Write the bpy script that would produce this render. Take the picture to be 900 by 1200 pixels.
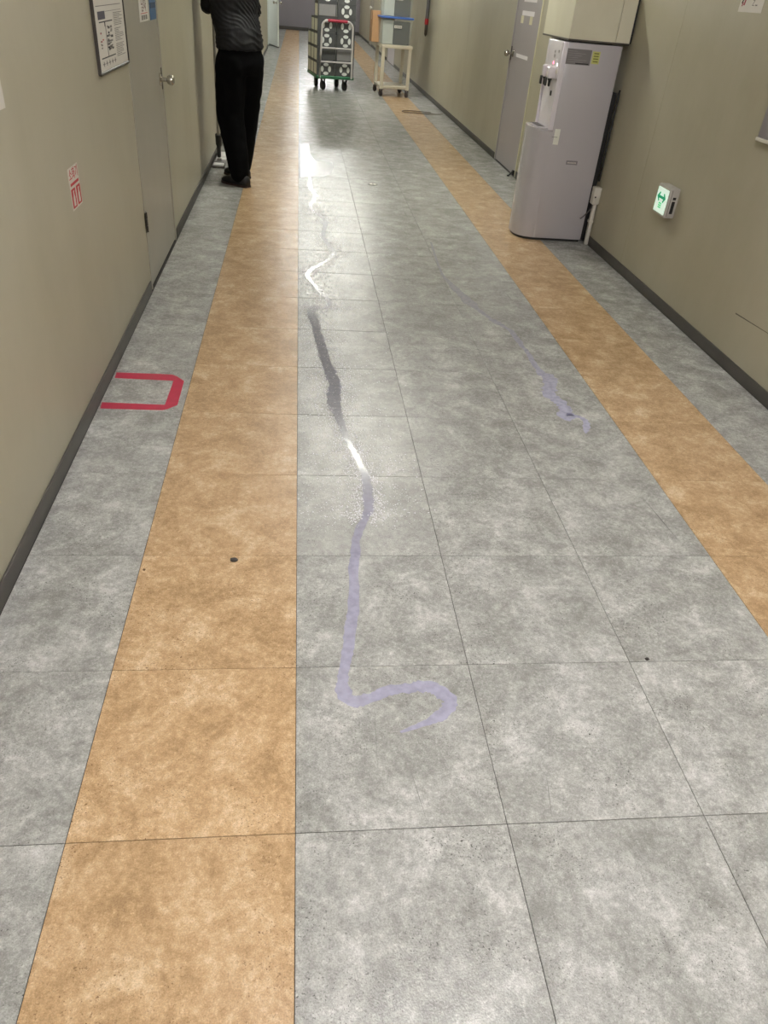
import bpy, bmesh, math, random
from mathutils import Vector, Matrix, noise

for o in list(bpy.data.objects):
    bpy.data.objects.remove(o)
S = bpy.context.scene
C = S.collection
PI = math.pi

# ------------------------------------------------------------------ camera
F_PX, PITCH, ROLL, YAW, CAM_H = 865.83, math.radians(54.8107), math.radians(5.3431), math.radians(-8.4117), 1.4343
cam_data = bpy.data.cameras.new('camera')
cam_data.sensor_fit = 'VERTICAL'
cam_data.sensor_height = 36.0
cam_data.lens = F_PX / 1200.0 * 36.0
cam_data.clip_start = 0.02
cam_data.clip_end = 200
cam = bpy.data.objects.new('camera', cam_data)
C.objects.link(cam)
CAM_R = (Matrix.Rotation(YAW, 3, 'Z') @ Matrix.Rotation(PITCH, 3, 'X') @ Matrix.Rotation(ROLL, 3, 'Z'))
cam.matrix_world = Matrix.Translation((0, 0, CAM_H)) @ CAM_R.to_4x4()
S.camera = cam

# ------------------------------------------------------------------ world, exposure
W = bpy.data.worlds.new('world')
S.world = W
W.use_nodes = True
W.node_tree.nodes['Background'].inputs[0].default_value = (0.5, 0.52, 0.5, 1)
W.node_tree.nodes['Background'].inputs[1].default_value = 0.02
S.view_settings.view_transform = 'Standard'
S.view_settings.look = 'None'
S.view_settings.gamma = 1.0
S.view_settings.use_curve_mapping = False
S.view_settings.exposure = 0.12

# the ceiling lamps: centre y, strength, colour
LAMP_X = 0.62
CEIL_Z = 2.75
LAMPS = [(-1.6, 16, (0.97, 0.95, 1.0)), (0.9, 25, (0.99, 0.96, 1.0)), (6.8, 18, (1.0, 1.0, 0.91)), (12.8, 22, (1.0, 1.0, 0.93)),
         (18.8, 14, (1.0, 1.0, 0.97)), (23.6, 18, (1.0, 1.0, 0.98)), (29.0, 16, (1.0, 1.0, 0.98))]


# ------------------------------------------------------------------ helpers
def unproject(u, v, z=0.0):
    d = CAM_R @ Vector(((u - 450) / F_PX, -(v - 600) / F_PX, -1.0))
    t = (z - CAM_H) / d.z
    return Vector((d.x * t, d.y * t, z))


def lin(c):
    c = c / 255.0
    return c / 12.92 if c <= 0.04045 else ((c + 0.055) / 1.055) ** 2.4


def rgb(r, g, b):
    return (lin(r), lin(g), lin(b), 1.0)


MATS = {}


def mat(name, col, rough=0.5, metal=0.0, spec=0.5, var=0.06, scale=8.0, bump=0.0, bscale=60.0, emit=None, coat=0.0, alpha=1.0, trans=0.0):
    """procedural material: noise-varied colour and roughness on a principled shader"""
    if name in MATS:
        return MATS[name]
    m = bpy.data.materials.new(name)
    m.use_nodes = True
    nt = m.node_tree
    N, L = nt.nodes, nt.links
    b = N['Principled BSDF']
    b.inputs['Roughness'].default_value = rough
    b.inputs['Metallic'].default_value = metal
    b.inputs['Specular IOR Level'].default_value = spec
    b.inputs['Coat Weight'].default_value = coat
    b.inputs['Alpha'].default_value = alpha
    b.inputs['Transmission Weight'].default_value = trans
    tc = N.new('ShaderNodeTexCoord')
    nz = N.new('ShaderNodeTexNoise')
    nz.inputs['Scale'].default_value = scale
    nz.inputs['Detail'].default_value = 5
    L.new(tc.outputs['Object'], nz.inputs['Vector'])
    r = N.new('ShaderNodeValToRGB')
    r.color_ramp.elements[0].position = 0.3
    r.color_ramp.elements[1].position = 0.7
    r.color_ramp.elements[0].color = tuple(max(0, c * (1 - var)) for c in col[:3]) + (1,)
    r.color_ramp.elements[1].color = tuple(min(1, c * (1 + var)) for c in col[:3]) + (1,)
    L.new(nz.outputs['Fac'], r.inputs['Fac'])
    L.new(r.outputs['Color'], b.inputs['Base Color'])
    if bump:
        bn = N.new('ShaderNodeTexNoise')
        bn.inputs['Scale'].default_value = bscale
        bn.inputs['Detail'].default_value = 4
        L.new(tc.outputs['Object'], bn.inputs['Vector'])
        bp = N.new('ShaderNodeBump')
        bp.inputs['Strength'].default_value = bump
        bp.inputs['Distance'].default_value = 0.01
        L.new(bn.outputs['Fac'], bp.inputs['Height'])
        L.new(bp.outputs['Normal'], b.inputs['Normal'])
    if emit:
        b.inputs['Emission Color'].default_value = emit[0] + (1,)
        b.inputs['Emission Strength'].default_value = emit[1]
    MATS[name] = m
    return m


def tile_mat(name, stops, fleck, rough=0.24):
    m = bpy.data.materials.new(name)
    m.use_nodes = True
    nt = m.node_tree
    N, L = nt.nodes, nt.links
    b = N['Principled BSDF']
    geo = N.new('ShaderNodeNewGeometry')
    oi = N.new('ShaderNodeObjectInfo')
    comb = N.new('ShaderNodeCombineXYZ')
    for i, k in enumerate((37.0, 91.0, 13.0)):
        mu = N.new('ShaderNodeMath')
        mu.operation = 'MULTIPLY'
        mu.inputs[1].default_value = k
        L.new(oi.outputs['Random'], mu.inputs[0])
        L.new(mu.outputs[0], comb.inputs[i])
    add = N.new('ShaderNodeVectorMath')
    add.operation = 'ADD'
    L.new(geo.outputs['Position'], add.inputs[0])
    L.new(comb.outputs[0], add.inputs[1])

    def nz(scale, detail, rough_, dist=0.0):
        n = N.new('ShaderNodeTexNoise')
        n.inputs['Scale'].default_value = scale
        n.inputs['Detail'].default_value = detail
        n.inputs['Roughness'].default_value = rough_
        n.inputs['Distortion'].default_value = dist
        L.new(add.outputs[0], n.inputs['Vector'])
        return n.outputs['Fac']

    def mix(fac, a, bb, mode='MIX'):
        x = N.new('ShaderNodeMix')
        x.data_type = 'RGBA'
        x.blend_type = mode
        if isinstance(fac, float):
            x.inputs['Factor'].default_value = fac
        else:
            L.new(fac, x.inputs['Factor'])
        for s, v in ((6, a), (7, bb)):
            if isinstance(v, tuple):
                x.inputs[s].default_value = v
            else:
                L.new(v, x.inputs[s])
        return x.outputs[2]

    def ramp(fac, els):
        r = N.new('ShaderNodeValToRGB')
        e = r.color_ramp.elements
        e[0].position, e[0].color = els[0]
        e[1].position, e[1].color = els[-1]
        for p_, c_ in els[1:-1]:
            q = e.new(p_)
            q.color = c_
        L.new(fac, r.inputs['Fac'])
        return r.outputs['Color']

    big = nz(8.0, 14, 0.74, 0.3)
    med = nz(60.0, 8, 0.8, 0.2)
    sm = N.new('ShaderNodeMath')
    sm.operation = 'MULTIPLY_ADD'
    sm.inputs[1].default_value = 0.6
    L.new(big, sm.inputs[0])
    s2 = N.new('ShaderNodeMath')
    s2.operation = 'MULTIPLY'
    s2.inputs[1].default_value = 0.4
    L.new(med, s2.inputs[0])
    L.new(s2.outputs[0], sm.inputs[2])
    base = ramp(sm.outputs[0], [(0.41, stops[0]), (0.48, stops[1]), (0.53, stops[2]), (0.61, stops[3])])
    # small dark pits and pale flecks
    pit = ramp(nz(210.0, 3, 0.6), [(0.32, (1, 1, 1, 1)), (0.40, (0, 0, 0, 1))])
    pm = ramp(nz(7.0, 3, 0.6), [(0.42, (0, 0, 0, 1)), (0.62, (1, 1, 1, 1))])
    pf = N.new('ShaderNodeMath')
    pf.operation = 'MULTIPLY'
    L.new(pit, pf.inputs[0])
    L.new(pm, pf.inputs[1])
    c1 = mix(pf.outputs[0], base, fleck)
    pale = ramp(nz(120.0, 5, 0.75), [(0.58, (0, 0, 0, 1)), (0.72, (0.4, 0.4, 0.4, 1))])
    c2 = mix(pale, c1, tuple(min(1, x * 1.2) for x in stops[3][:3]) + (1,))
    gr = N.new('ShaderNodeMapRange')
    gr.inputs['From Min'].default_value = 0.25
    gr.inputs['From Max'].default_value = 0.75
    gr.inputs['To Min'].default_value = 0.72
    gr.inputs['To Max'].default_value = 1.28
    L.new(nz(330.0, 3, 0.7), gr.inputs['Value'])
    c2 = mix(1.0, c2, gr.outputs[0], 'MULTIPLY')
    # each tile a touch lighter or darker than its neighbour
    tv = N.new('ShaderNodeMath')
    tv.operation = 'MULTIPLY_ADD'
    tv.inputs[1].default_value = 0.06
    tv.inputs[2].default_value = 0.97
    L.new(oi.outputs['Random'], tv.inputs[0])
    hs = N.new('ShaderNodeHueSaturation')
    L.new(tv.outputs[0], hs.inputs['Value'])
    L.new(c2, hs.inputs['Color'])
    L.new(hs.outputs['Color'], b.inputs['Base Color'])
    rr = N.new('ShaderNodeMapRange')
    rr.inputs['To Min'].default_value = rough - 0.04
    rr.inputs['To Max'].default_value = rough + 0.06
    L.new(med, rr.inputs['Value'])
    L.new(rr.outputs[0], b.inputs['Roughness'])
    b.inputs['Specular IOR Level'].default_value = 0.34
    bp = N.new('ShaderNodeBump')
    bp.inputs['Strength'].default_value = 0.30
    bp.inputs['Distance'].default_value = 0.002
    L.new(nz(260.0, 2, 0.5), bp.inputs['Height'])
    L.new(bp.outputs['Normal'], b.inputs['Normal'])
    MATS[name] = m
    return m


def wall_mat(name, col, dirt):
    m = bpy.data.materials.new(name)
    m.use_nodes = True
    nt = m.node_tree
    N, L = nt.nodes, nt.links
    b = N['Principled BSDF']
    geo = N.new('ShaderNodeNewGeometry')

    def nz(scale, detail, vec=None):
        n = N.new('ShaderNodeTexNoise')
        n.inputs['Scale'].default_value = scale
        n.inputs['Detail'].default_value = detail
        n.inputs['Roughness'].default_value = 0.6
        L.new(vec or geo.outputs['Position'], n.inputs['Vector'])
        return n.outputs['Fac']
    mp = N.new('ShaderNodeMapping')
    mp.inputs['Scale'].default_value = (1, 0.9, 0.5)
    L.new(geo.outputs['Position'], mp.inputs['Vector'])
    r = N.new('ShaderNodeValToRGB')
    r.color_ramp.elements[0].position = 0.25
    r.color_ramp.elements[1].position = 0.6
    r.color_ramp.elements[0].color = dirt
    r.color_ramp.elements[1].color = col
    L.new(nz(2.0, 6, mp.outputs[0]), r.inputs['Fac'])
    L.new(r.outputs['Color'], b.inputs['Base Color'])
    b.inputs['Roughness'].default_value = 0.42
    b.inputs['Specular IOR Level'].default_value = 0.45
    bp = N.new('ShaderNodeBump')
    bp.inputs['Strength'].default_value = 0.05
    bp.inputs['Distance'].default_value = 0.01
    L.new(nz(5.0, 2), bp.inputs['Height'])
    L.new(bp.outputs['Normal'], b.inputs['Normal'])
    MATS[name] = m
    return m


def film_mat(name, tint_near, tint_far, alpha_near, alpha_far, y_a, y_b, rough=0.08, ior=1.4):
    """a thin liquid film: tinted, part see-through layer under a clear gloss"""
    m = bpy.data.materials.new(name)
    m.use_nodes = True
    nt = m.node_tree
    N, L = nt.nodes, nt.links
    for n in list(N):
        N.remove(n)
    out = N.new('ShaderNodeOutputMaterial')
    geo = N.new('ShaderNodeNewGeometry')
    sep = N.new('ShaderNodeSeparateXYZ')
    L.new(geo.outputs['Position'], sep.inputs[0])
    mr = N.new('ShaderNodeMapRange')
    mr.inputs['From Min'].default_value = y_a
    mr.inputs['From Max'].default_value = y_b
    L.new(sep.outputs['Y'], mr.inputs['Value'])
    cm = N.new('ShaderNodeMix')
    cm.data_type = 'RGBA'
    cm.inputs[6].default_value = tint_near
    cm.inputs[7].default_value = tint_far
    L.new(mr.outputs[0], cm.inputs['Factor'])
    al = N.new('ShaderNodeMapRange')
    al.inputs['To Min'].default_value = alpha_near
    al.inputs['To Max'].default_value = alpha_far
    L.new(mr.outputs[0], al.inputs['Value'])
    nz = N.new('ShaderNodeTexNoise')
    nz.inputs['Scale'].default_value = 45
    nz.inputs['Detail'].default_value = 5
    L.new(geo.outputs['Position'], nz.inputs['Vector'])
    nr = N.new('ShaderNodeMapRange')
    nr.inputs['From Min'].default_value = 0.3
    nr.inputs['From Max'].default_value = 0.6
    nr.inputs['To Min'].default_value = 0.75
    nr.inputs['To Max'].default_value = 1.0
    L.new(nz.outputs['Fac'], nr.inputs['Value'])
    am = N.new('ShaderNodeMath')
    am.operation = 'MULTIPLY'
    L.new(al.outputs[0], am.inputs[0])
    L.new(nr.outputs[0], am.inputs[1])
    tr = N.new('ShaderNodeBsdfTransparent')
    df = N.new('ShaderNodeBsdfDiffuse')
    L.new(cm.outputs[2], df.inputs['Color'])
    m1 = N.new('ShaderNodeMixShader')
    L.new(am.outputs[0], m1.inputs[0])
    L.new(tr.outputs[0], m1.inputs[1])
    L.new(df.outputs[0], m1.inputs[2])
    gl = N.new('ShaderNodeBsdfGlossy')
    gl.inputs['Roughness'].default_value = rough
    fr = N.new('ShaderNodeFresnel')
    fr.inputs['IOR'].default_value = ior
    m2 = N.new('ShaderNodeMixShader')
    L.new(fr.outputs[0], m2.inputs[0])
    L.new(m1.outputs[0], m2.inputs[1])
    L.new(gl.outputs[0], m2.inputs[2])
    L.new(m2.outputs[0], out.inputs['Surface'])
    MATS[name] = m
    return m


# --- bmesh shapes
def box(bm, a, b, bev=0.0, seg=1, M=None):
    """box between two corners"""
    c = [(a[i] + b[i]) / 2 for i in range(3)]
    s = [abs(b[i] - a[i]) for i in range(3)]
    t = bmesh.new()
    bmesh.ops.create_cube(t, size=1.0, matrix=Matrix.Translation(c) @ Matrix.Diagonal((s[0], s[1], s[2], 1)))
    if bev > 0:
        bmesh.ops.bevel(t, geom=list(t.edges), offset=min(bev, min(s) * 0.49), segments=seg, affect='EDGES', profile=0.5)
    if M is not None:
        t.transform(M)
    merge(bm, t)
    return bm


def merge(bm, t):
    me = bpy.data.meshes.new('tmp')
    t.to_mesh(me)
    t.free()
    bm.from_mesh(me)
    bpy.data.meshes.remove(me)


def frame_of(d):
    d = d.normalized()
    a = Vector((0, 0, 1)) if abs(d.z) < 0.9 else Vector((1, 0, 0))
    r = d.cross(a).normalized()
    return r, r.cross(d).normalized()


def cyl(bm, p, q, r1, r2=None, n=16, cap=True):
    p, q = Vector(p), Vector(q)
    r2 = r1 if r2 is None else r2
    x, y = frame_of(q - p)
    A = [bm.verts.new(p + (x * math.cos(2 * PI * i / n) + y * math.sin(2 * PI * i / n)) * r1) for i in range(n)]
    B = [bm.verts.new(q + (x * math.cos(2 * PI * i / n) + y * math.sin(2 * PI * i / n)) * r2) for i in range(n)]
    for i in range(n):
        bm.faces.new((A[i], A[(i + 1) % n], B[(i + 1) % n], B[i]))
    if cap:
        bm.faces.new(A[::-1])
        bm.faces.new(B)
    return bm


def lathe(bm, prof, M=None, n=20):
    """profile of (radius, height) turned about local z"""
    t = bmesh.new()
    rings = []
    for r, z in prof:
        rings.append([t.verts.new((max(r, 1e-5) * math.cos(2 * PI * i / n), max(r, 1e-5) * math.sin(2 * PI * i / n), z)) for i in range(n)])
    for a, b in zip(rings, rings[1:]):
        for i in range(n):
            t.faces.new((a[i], a[(i + 1) % n], b[(i + 1) % n], b[i]))
    t.faces.new(rings[0][::-1])
    t.faces.new(rings[-1])
    if M is not None:
        t.transform(M)
    merge(bm, t)
    return bm


def tube(bm, pts, r, n=8, closed=False):
    pts = [Vector(p) for p in pts]
    rings = []
    rr = r if isinstance(r, (list, tuple)) else [r] * len(pts)
    up = None
    for i, p in enumerate(pts):
        d = (pts[min(i + 1, len(pts) - 1)] - pts[max(i - 1, 0)])
        if up is None:
            x, y = frame_of(d)
        else:
            x = (up - d.normalized() * up.dot(d.normalized())).normalized()
            y = d.normalized().cross(x)
        up = x
        rings.append([bm.verts.new(p + (x * math.cos(2 * PI * k / n) + y * math.sin(2 * PI * k / n)) * rr[i]) for k in range(n)])
    for a, b in zip(rings, rings[1:]):
        for k in range(n):
            bm.faces.new((a[k], a[(k + 1) % n], b[(k + 1) % n], b[k]))
    bm.faces.new(rings[0][::-1])
    bm.faces.new(rings[-1])
    return bm


def spline(pts, per=6):
    """Catmull-Rom through the points"""
    P = [Vector(p) for p in pts]
    out = []
    for i in range(len(P) - 1):
        a, b, c, d = P[max(i - 1, 0)], P[i], P[i + 1], P[min(i + 2, len(P) - 1)]
        for k in range(per):
            t = k / per
            out.append(0.5 * ((2 * b) + (c - a) * t + (2 * a - 5 * b + 4 * c - d) * t * t + (3 * b - a - 3 * c + d) * t ** 3))
    out.append(P[-1])
    return out


def prism(bm, poly, z0, z1):
    """polygon in xy extruded from z0 to z1"""
    A = [bm.verts.new((x, y, z0)) for x, y in poly]
    B = [bm.verts.new((x, y, z1)) for x, y in poly]
    n = len(poly)
    for i in range(n):
        bm.faces.new((A[i], A[(i + 1) % n], B[(i + 1) % n], B[i]))
    bm.faces.new(A[::-1])
    bm.faces.new(B)
    return bm


def mesh_from(bm, name, smooth=None):
    if all(abs(v.co.z - bm.verts[0].co.z) < 1e-6 for v in (bm.verts.ensure_lookup_table() or bm.verts)):
        bm.normal_update()
        for f in bm.faces:            # a flat sheet on the floor faces up
            if f.normal.z < 0:
                f.normal_flip()
    else:
        bmesh.ops.recalc_face_normals(bm, faces=bm.faces)
    me = bpy.data.meshes.new(name)
    bm.to_mesh(me)
    bm.free()
    if smooth is not None:
        for p in me.polygons:
            p.use_smooth = True
        if smooth > 0:
            me.set_sharp_from_angle(angle=math.radians(smooth))
    return me


def obj(name, bm, m, parent=None, smooth=35, M=None):
    me = bm if isinstance(bm, bpy.types.Mesh) else mesh_from(bm, name, smooth)
    if m is not None and not me.materials:
        me.materials.append(m)
    o = bpy.data.objects.new(name, me)
    C.objects.link(o)
    if parent is not None:
        o.parent = parent
    if M is not None:
        o.matrix_local = M
    return o


def tag(o, label, cat=None, group=None, kind=None):
    o['label'] = label
    if cat:
        o['category'] = cat
    if group:
        o['group'] = group
    if kind:
        o['kind'] = kind
    return o


def thing(name, label, cat=None, loc=(0, 0, 0), rz=0.0, group=None, kind=None):
    o = bpy.data.objects.new(name, None)
    o.empty_display_size = 0.1
    C.objects.link(o)
    o.location = loc
    o.rotation_euler = (0, 0, rz)
    return tag(o, label, cat, group, kind)


def copy_tree(o, parent=None):
    c = o.copy()
    C.objects.link(c)
    c.parent = parent
    for ch in list(o.children):
        copy_tree(ch, c)
    return c


def frame_matrix(origin, right, up):
    r, u = Vector(right), Vector(up)
    n = r.cross(u)
    M = Matrix((r, u, n)).transposed().to_4x4()
    M.translation = Vector(origin)
    return M


def text_mesh(body, size, depth=0.0004, align='CENTER', sx=1.0):
    cu = bpy.data.curves.new('lettering', 'FONT')
    cu.body = body
    cu.size = size
    cu.extrude = depth
    cu.align_x = align
    cu.align_y = 'CENTER'
    cu.resolution_u = 3
    t = bpy.data.objects.new('lettering_tmp', cu)
    C.objects.link(t)
    dg = bpy.context.evaluated_depsgraph_get()
    me = bpy.data.meshes.new_from_object(t.evaluated_get(dg))
    bpy.data.objects.remove(t)
    bpy.data.curves.remove(cu)
    me.materials.clear()
    if sx != 1.0:
        me.transform(Matrix.Diagonal((sx, 1, 1, 1)))
    return me


def empty_frame(o, M):
    o.matrix_world = M
    return o


# ------------------------------------------------------------------ materials
M_grey = tile_mat('grey_vinyl_tile', [rgb(140, 140, 135), rgb(159, 159, 154), rgb(173, 173, 168), rgb(202, 202, 198)], rgb(84, 83, 80))
M_ochre = tile_mat('ochre_vinyl_tile', [rgb(166, 136, 100), rgb(187, 156, 117), rgb(199, 169, 131), rgb(220, 196, 160)], rgb(116, 88, 60))
M_wall = wall_mat('beige_wall_panel', rgb(172, 167, 146), rgb(160, 154, 132))
M_joint = mat('dark_joint', rgb(70, 66, 58), 0.8)
M_grout = mat('dark_grout', rgb(46, 43, 40), 0.9)
M_base = mat('baseboard_rubber', rgb(74, 71, 66), 0.5, var=0.12)
M_ceil = mat('ceiling_white', rgb(214, 214, 206), 0.8)
M_leaf = mat('door_beige_paint', rgb(158, 154, 140), 0.38, var=0.05, scale=3)
M_frame = mat('door_frame_grey', rgb(150, 146, 140), 0.4)
M_mauve = mat('door_mauve_paint', rgb(160, 154, 156), 0.35, var=0.03, scale=3)
M_steel = mat('polished_steel', rgb(190, 186, 178), 0.18, metal=1.0)
M_dsteel = mat('dark_steel', rgb(92, 88, 82), 0.35, metal=0.8)
M_white = mat('white_plastic', rgb(214, 210, 212), 0.22, var=0.02)
M_offw = mat('offwhite_plastic', rgb(206, 202, 190), 0.35, var=0.03)
M_black = mat('black_plastic', rgb(22, 22, 22), 0.45)
M_paper = mat('white_paper', rgb(206, 202, 192), 0.7, var=0.03)
M_ink = mat('dark_ink', rgb(50, 48, 48), 0.7)
M_greyink = mat('grey_ink', rgb(120, 116, 110), 0.7)
M_red = mat('red_print', rgb(176, 40, 48), 0.6)
M_backwall = mat('mauve_end_wall', rgb(128, 124, 130), 0.5, var=0.04, scale=2)

# ------------------------------------------------------------------ setting: floor of single tiles
XL = [-0.777, -0.4497, 0.0062, 0.4562, 0.9035, 1.3551, 1.7967, 2.1445]
Y0, PITCH_Y = 0.8655, 0.45629
Y_END, Y_NEAR = 31.7, -3.2
GAP = 0.00075

bm = bmesh.new()
box(bm, (XL[0] - 0.15, Y_NEAR - 0.1, -0.12), (XL[7] + 0.15, Y_END + 0.1, -0.0025))
floor = tag(obj('floor', bm, M_grout), 'corridor floor of grey vinyl tiles with two ochre lanes', kind='structure')


def tile_bm(bm, x0, x1, y0, y1):
    box(bm, (x0 + GAP, y0 + GAP, -0.0025), (x1 - GAP, y1 - GAP, 0.0), bev=0.0004)


for lane in range(7):
    x0, x1 = XL[lane], XL[lane + 1]
    m = M_ochre if lane in (1, 5) else M_grey
    bm = bmesh.new()
    tile_bm(bm, x0, x1, 0.0, PITCH_Y)
    me = mesh_from(bm, 'floor_tile')
    me.materials.append(m)
    for row in range(-4, 20):
        t = bpy.data.objects.new('floor_tile', me)
        C.objects.link(t)
        t.parent = floor
        t.location = (0, Y0 + row * PITCH_Y, 0)
for m, lanes in ((M_grey, (0, 2, 3, 4, 6)), (M_ochre, (1, 5))):
    bm = bmesh.new()
    for lane in lanes:
        for row in list(range(20, 68)) + list(range(-9, -4)):
            y = Y0 + row * PITCH_Y
            if y + PITCH_Y > Y_END + 0.1 or y < Y_NEAR - 0.1:
                continue
            tile_bm(bm, XL[lane], XL[lane + 1], y, y + PITCH_Y)
    o = obj('tile_field', bm, m, floor, smooth=None)
    o['kind'] = 'stuff'

# ------------------------------------------------------------------ setting: walls of panels
XWL, XWR = -0.785, 2.1525
JG = 0.0012


def wall_side(name, label, xw, sign, runs):
    """sign +1: the wall faces +x. runs: (y0, y1, z0, z1) panels"""
    bm = bmesh.new()
    d = 0.03
    # dark backing behind the panels, with openings left where the doors are
    for (y0, y1, z0, z1) in runs:
        box(bm, (xw - sign * 0.012, y0, z0), (xw - sign * 0.10, y1, z1))
    w = tag(obj(name, bm, M_joint, smooth=None), label, kind='structure')
    for (y0, y1, z0, z1) in runs:
        b2 = bmesh.new()
        box(b2, (xw, y0 + JG, z0), (xw - sign * 0.012, y1 - JG, z1), bev=0.0012)
        obj('wall_panel', b2, M_wall, w, smooth=None)
    return w


D1 = (4.085, 5.06)       # door in the left wall
D2 = (7.80, 8.74)        # mauve door in the right wall
D4 = (19.5, 21.2)        # pale door far down the right wall
D5 = (26.0, 27.0)
D3 = (22.3, 23.25)       # far door standing open, left
DZ = 2.06
H = CEIL_Z

left_runs = []
ys = [Y_NEAR, -0.8, 1.605, D1[0]]
for a, b in zip(ys, ys[1:]):
    left_runs.append((a, b, 0.0, H))
left_runs.append((D1[0], D1[1], DZ, H))
ys = [D1[1], 6.75, 8.0, 10.4, 12.8, 15.2, 17.6, 20.0, D3[0]]
for a, b in zip(ys, ys[1:]):
    left_runs.append((a, b, 0.0, H))
left_runs.append((D3[0], D3[1], DZ, H))
ys = [D3[1], 25.6, 28.0, Y_END]
for a, b in zip(ys, ys[1:]):
    left_runs.append((a, b, 0.0, H))
wall_l = wall_side('wall_left', 'beige panelled corridor wall with the beige door and posters', XWL, 1, left_runs)

right_runs = []
ys = [Y_NEAR, 0.0, 2.4, 4.83, 6.35, D2[0]]
for a, b in zip(ys, ys[1:]):
    right_runs.append((a, b, 0.0, H))
right_runs.append((D2[0], D2[1], DZ, H))
ys = [D2[1], 11.1, 13.5, 15.9, 18.2, D4[0]]
for a, b in zip(ys, ys[1:]):
    right_runs.append((a, b, 0.0, H))
right_runs.append((D4[0], D4[1], DZ, H))
right_runs.append((D4[1], 23.6, 0.0, H))
right_runs.append((23.6, D5[0], 0.0, H))
right_runs.append((D5[0], D5[1], DZ, H))
right_runs.append((D5[1], 29.4, 0.0, H))
right_runs.append((29.4, Y_END, 0.0, H))
wall_r = wall_side('wall_right', 'beige panelled corridor wall with the mauve door and exit sign', XWR, -1, right_runs)

bm = bmesh.new()
box(bm, (XWL - 0.1, Y_END, 0), (XWR + 0.1, Y_END + 0.1, H))
tag(obj('wall_back', bm, M_backwall, smooth=None), 'mauve grey end wall at the far end of the corridor', kind='structure')
bm = bmesh.new()
box(bm, (XWL - 0.1, Y_NEAR - 0.1, 0), (XWR + 0.1, Y_NEAR, H))
tag(obj('wall_front', bm, M_wall, smooth=None), 'beige corridor wall behind the viewpoint', kind='structure')
bm = bmesh.new()
box(bm, (XWL - 0.1, Y_NEAR - 0.1, H), (XWR + 0.1, Y_END + 0.1, H + 0.08))
tag(obj('ceiling', bm, M_ceil, smooth=None), 'plain pale corridor ceiling above the frame', kind='structure')


def baseboard(name, label, xw, sign, spans, h=0.062):
    bm = bmesh.new()
    for a, b in spans:
        box(bm, (xw, a, 0.0003), (xw + sign * 0.008, b, h), bev=0.003, seg=2)
    return tag(obj(name, bm, M_base), label, kind='structure')


baseboard('baseboard_left', 'dark grey rubber skirting along the left wall', XWL, 1,
          [(Y_NEAR, D1[0] - 0.035), (D1[1] + 0.03, D3[0] - 0.03), (D3[1] + 0.03, Y_END)])
baseboard('baseboard_right', 'dark grey rubber skirting along the right wall', XWR, -1,
          [(Y_NEAR, D2[0] - 0.03), (D2[1] + 0.03, D4[0] - 0.03), (D4[1] + 0.03, D5[0] - 0.03), (D5[1] + 0.03, Y_END)])
baseboard_back = bmesh.new()
box(baseboard_back, (XWL, Y_END - 0.01, 0.0003), (XWR, Y_END, 0.09), bev=0.002)
tag(obj('baseboard_back', baseboard_back, M_base), 'dark skirting below the mauve end wall', kind='structure')

# ------------------------------------------------------------------ ceiling lamps (above the frame)
M_lampbody = mat('lamp_housing', rgb(225, 225, 222), 0.4)
for i, (y, st, colr) in enumerate(LAMPS):
    where = ['behind the viewpoint', 'right above the viewpoint', 'above the person and the water dispenser', 'before the crate trolley',
             'just beyond the crate trolley', 'by the open white door', 'nearest the end wall'][i]
    L_ = thing('ceiling_lamp', 'white twin-tube ceiling lamp ' + where, 'lamp', (LAMP_X, y, CEIL_Z), group='ceiling lamps')
    bm = bmesh.new()
    box(bm, (-0.64, -0.14, -0.035), (0.64, 0.14, 0.0), bev=0.006)
    obj('housing', bm, M_lampbody, L_)
    for sy in (-0.065, 0.065):
        bm = bmesh.new()
        cyl(bm, (-0.6, sy, -0.06), (0.6, sy, -0.06), 0.016, n=12)
        me_m = mat('lamp_tube_glow_%d' % i, (0.9, 0.9, 0.9, 1), 0.5, emit=(colr, st * 7))
        obj('tube', bm, me_m, L_)
        for e in (-0.62, 0.62):
            bm = bmesh.new()
            box(bm, (e - 0.02, sy - 0.014, -0.08), (e + 0.02, sy + 0.014, -0.034), bev=0.003)
            obj('tube_holder', bm, M_lampbody, L_)


# ------------------------------------------------------------------ doors
def knob(parent, M, m=M_steel, rose_r=0.032, ball=0.027, reach=0.062):
    """round door knob; local z points away from the leaf"""
    bm = bmesh.new()
    lathe(bm, [(rose_r, 0), (rose_r, 0.004), (rose_r * 0.8, 0.009), (0.012, 0.012), (0.011, reach - ball * 0.9),
               (ball * 0.75, reach - ball * 0.7), (ball, reach - ball * 0.15), (ball * 0.93, reach + ball * 0.35),
               (ball * 0.55, reach + ball * 0.7), (0.001, reach + ball * 0.75)], M)
    return obj('knob', bm, m, parent, smooth=40)


def door(name, label, xw, sign, span, leaf_m, frame_m, fw=0.03, recess=0.004, top=DZ):
    d = thing(name, label, None, (xw, span[0], 0), kind='structure')
    w = span[1] - span[0]
    bm = bmesh.new()
    box(bm, (-sign * recess, fw + 0.003, 0.008), (-sign * (recess + 0.042), w - fw - 0.003, top - fw - 0.003), bev=0.002)
    leaf = obj('leaf', bm, leaf_m, d)
    bm = bmesh.new()
    box(bm, (sign * 0.004, 0.0, 0.0), (-sign * 0.09, fw, top), bev=0.002)
    box(bm, (sign * 0.004, w - fw, 0.0), (-sign * 0.09, w, top), bev=0.002)
    box(bm, (sign * 0.004, fw, top - fw), (-sign * 0.09, w - fw, top), bev=0.002)
    obj('frame', bm, frame_m, d)
    bm = bmesh.new()
    box(bm, (-sign * 0.055, 0.0, 0.0), (-sign * 0.095, w, top))
    obj('stop_panel', bm, M_joint, d)
    return d, leaf


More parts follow.
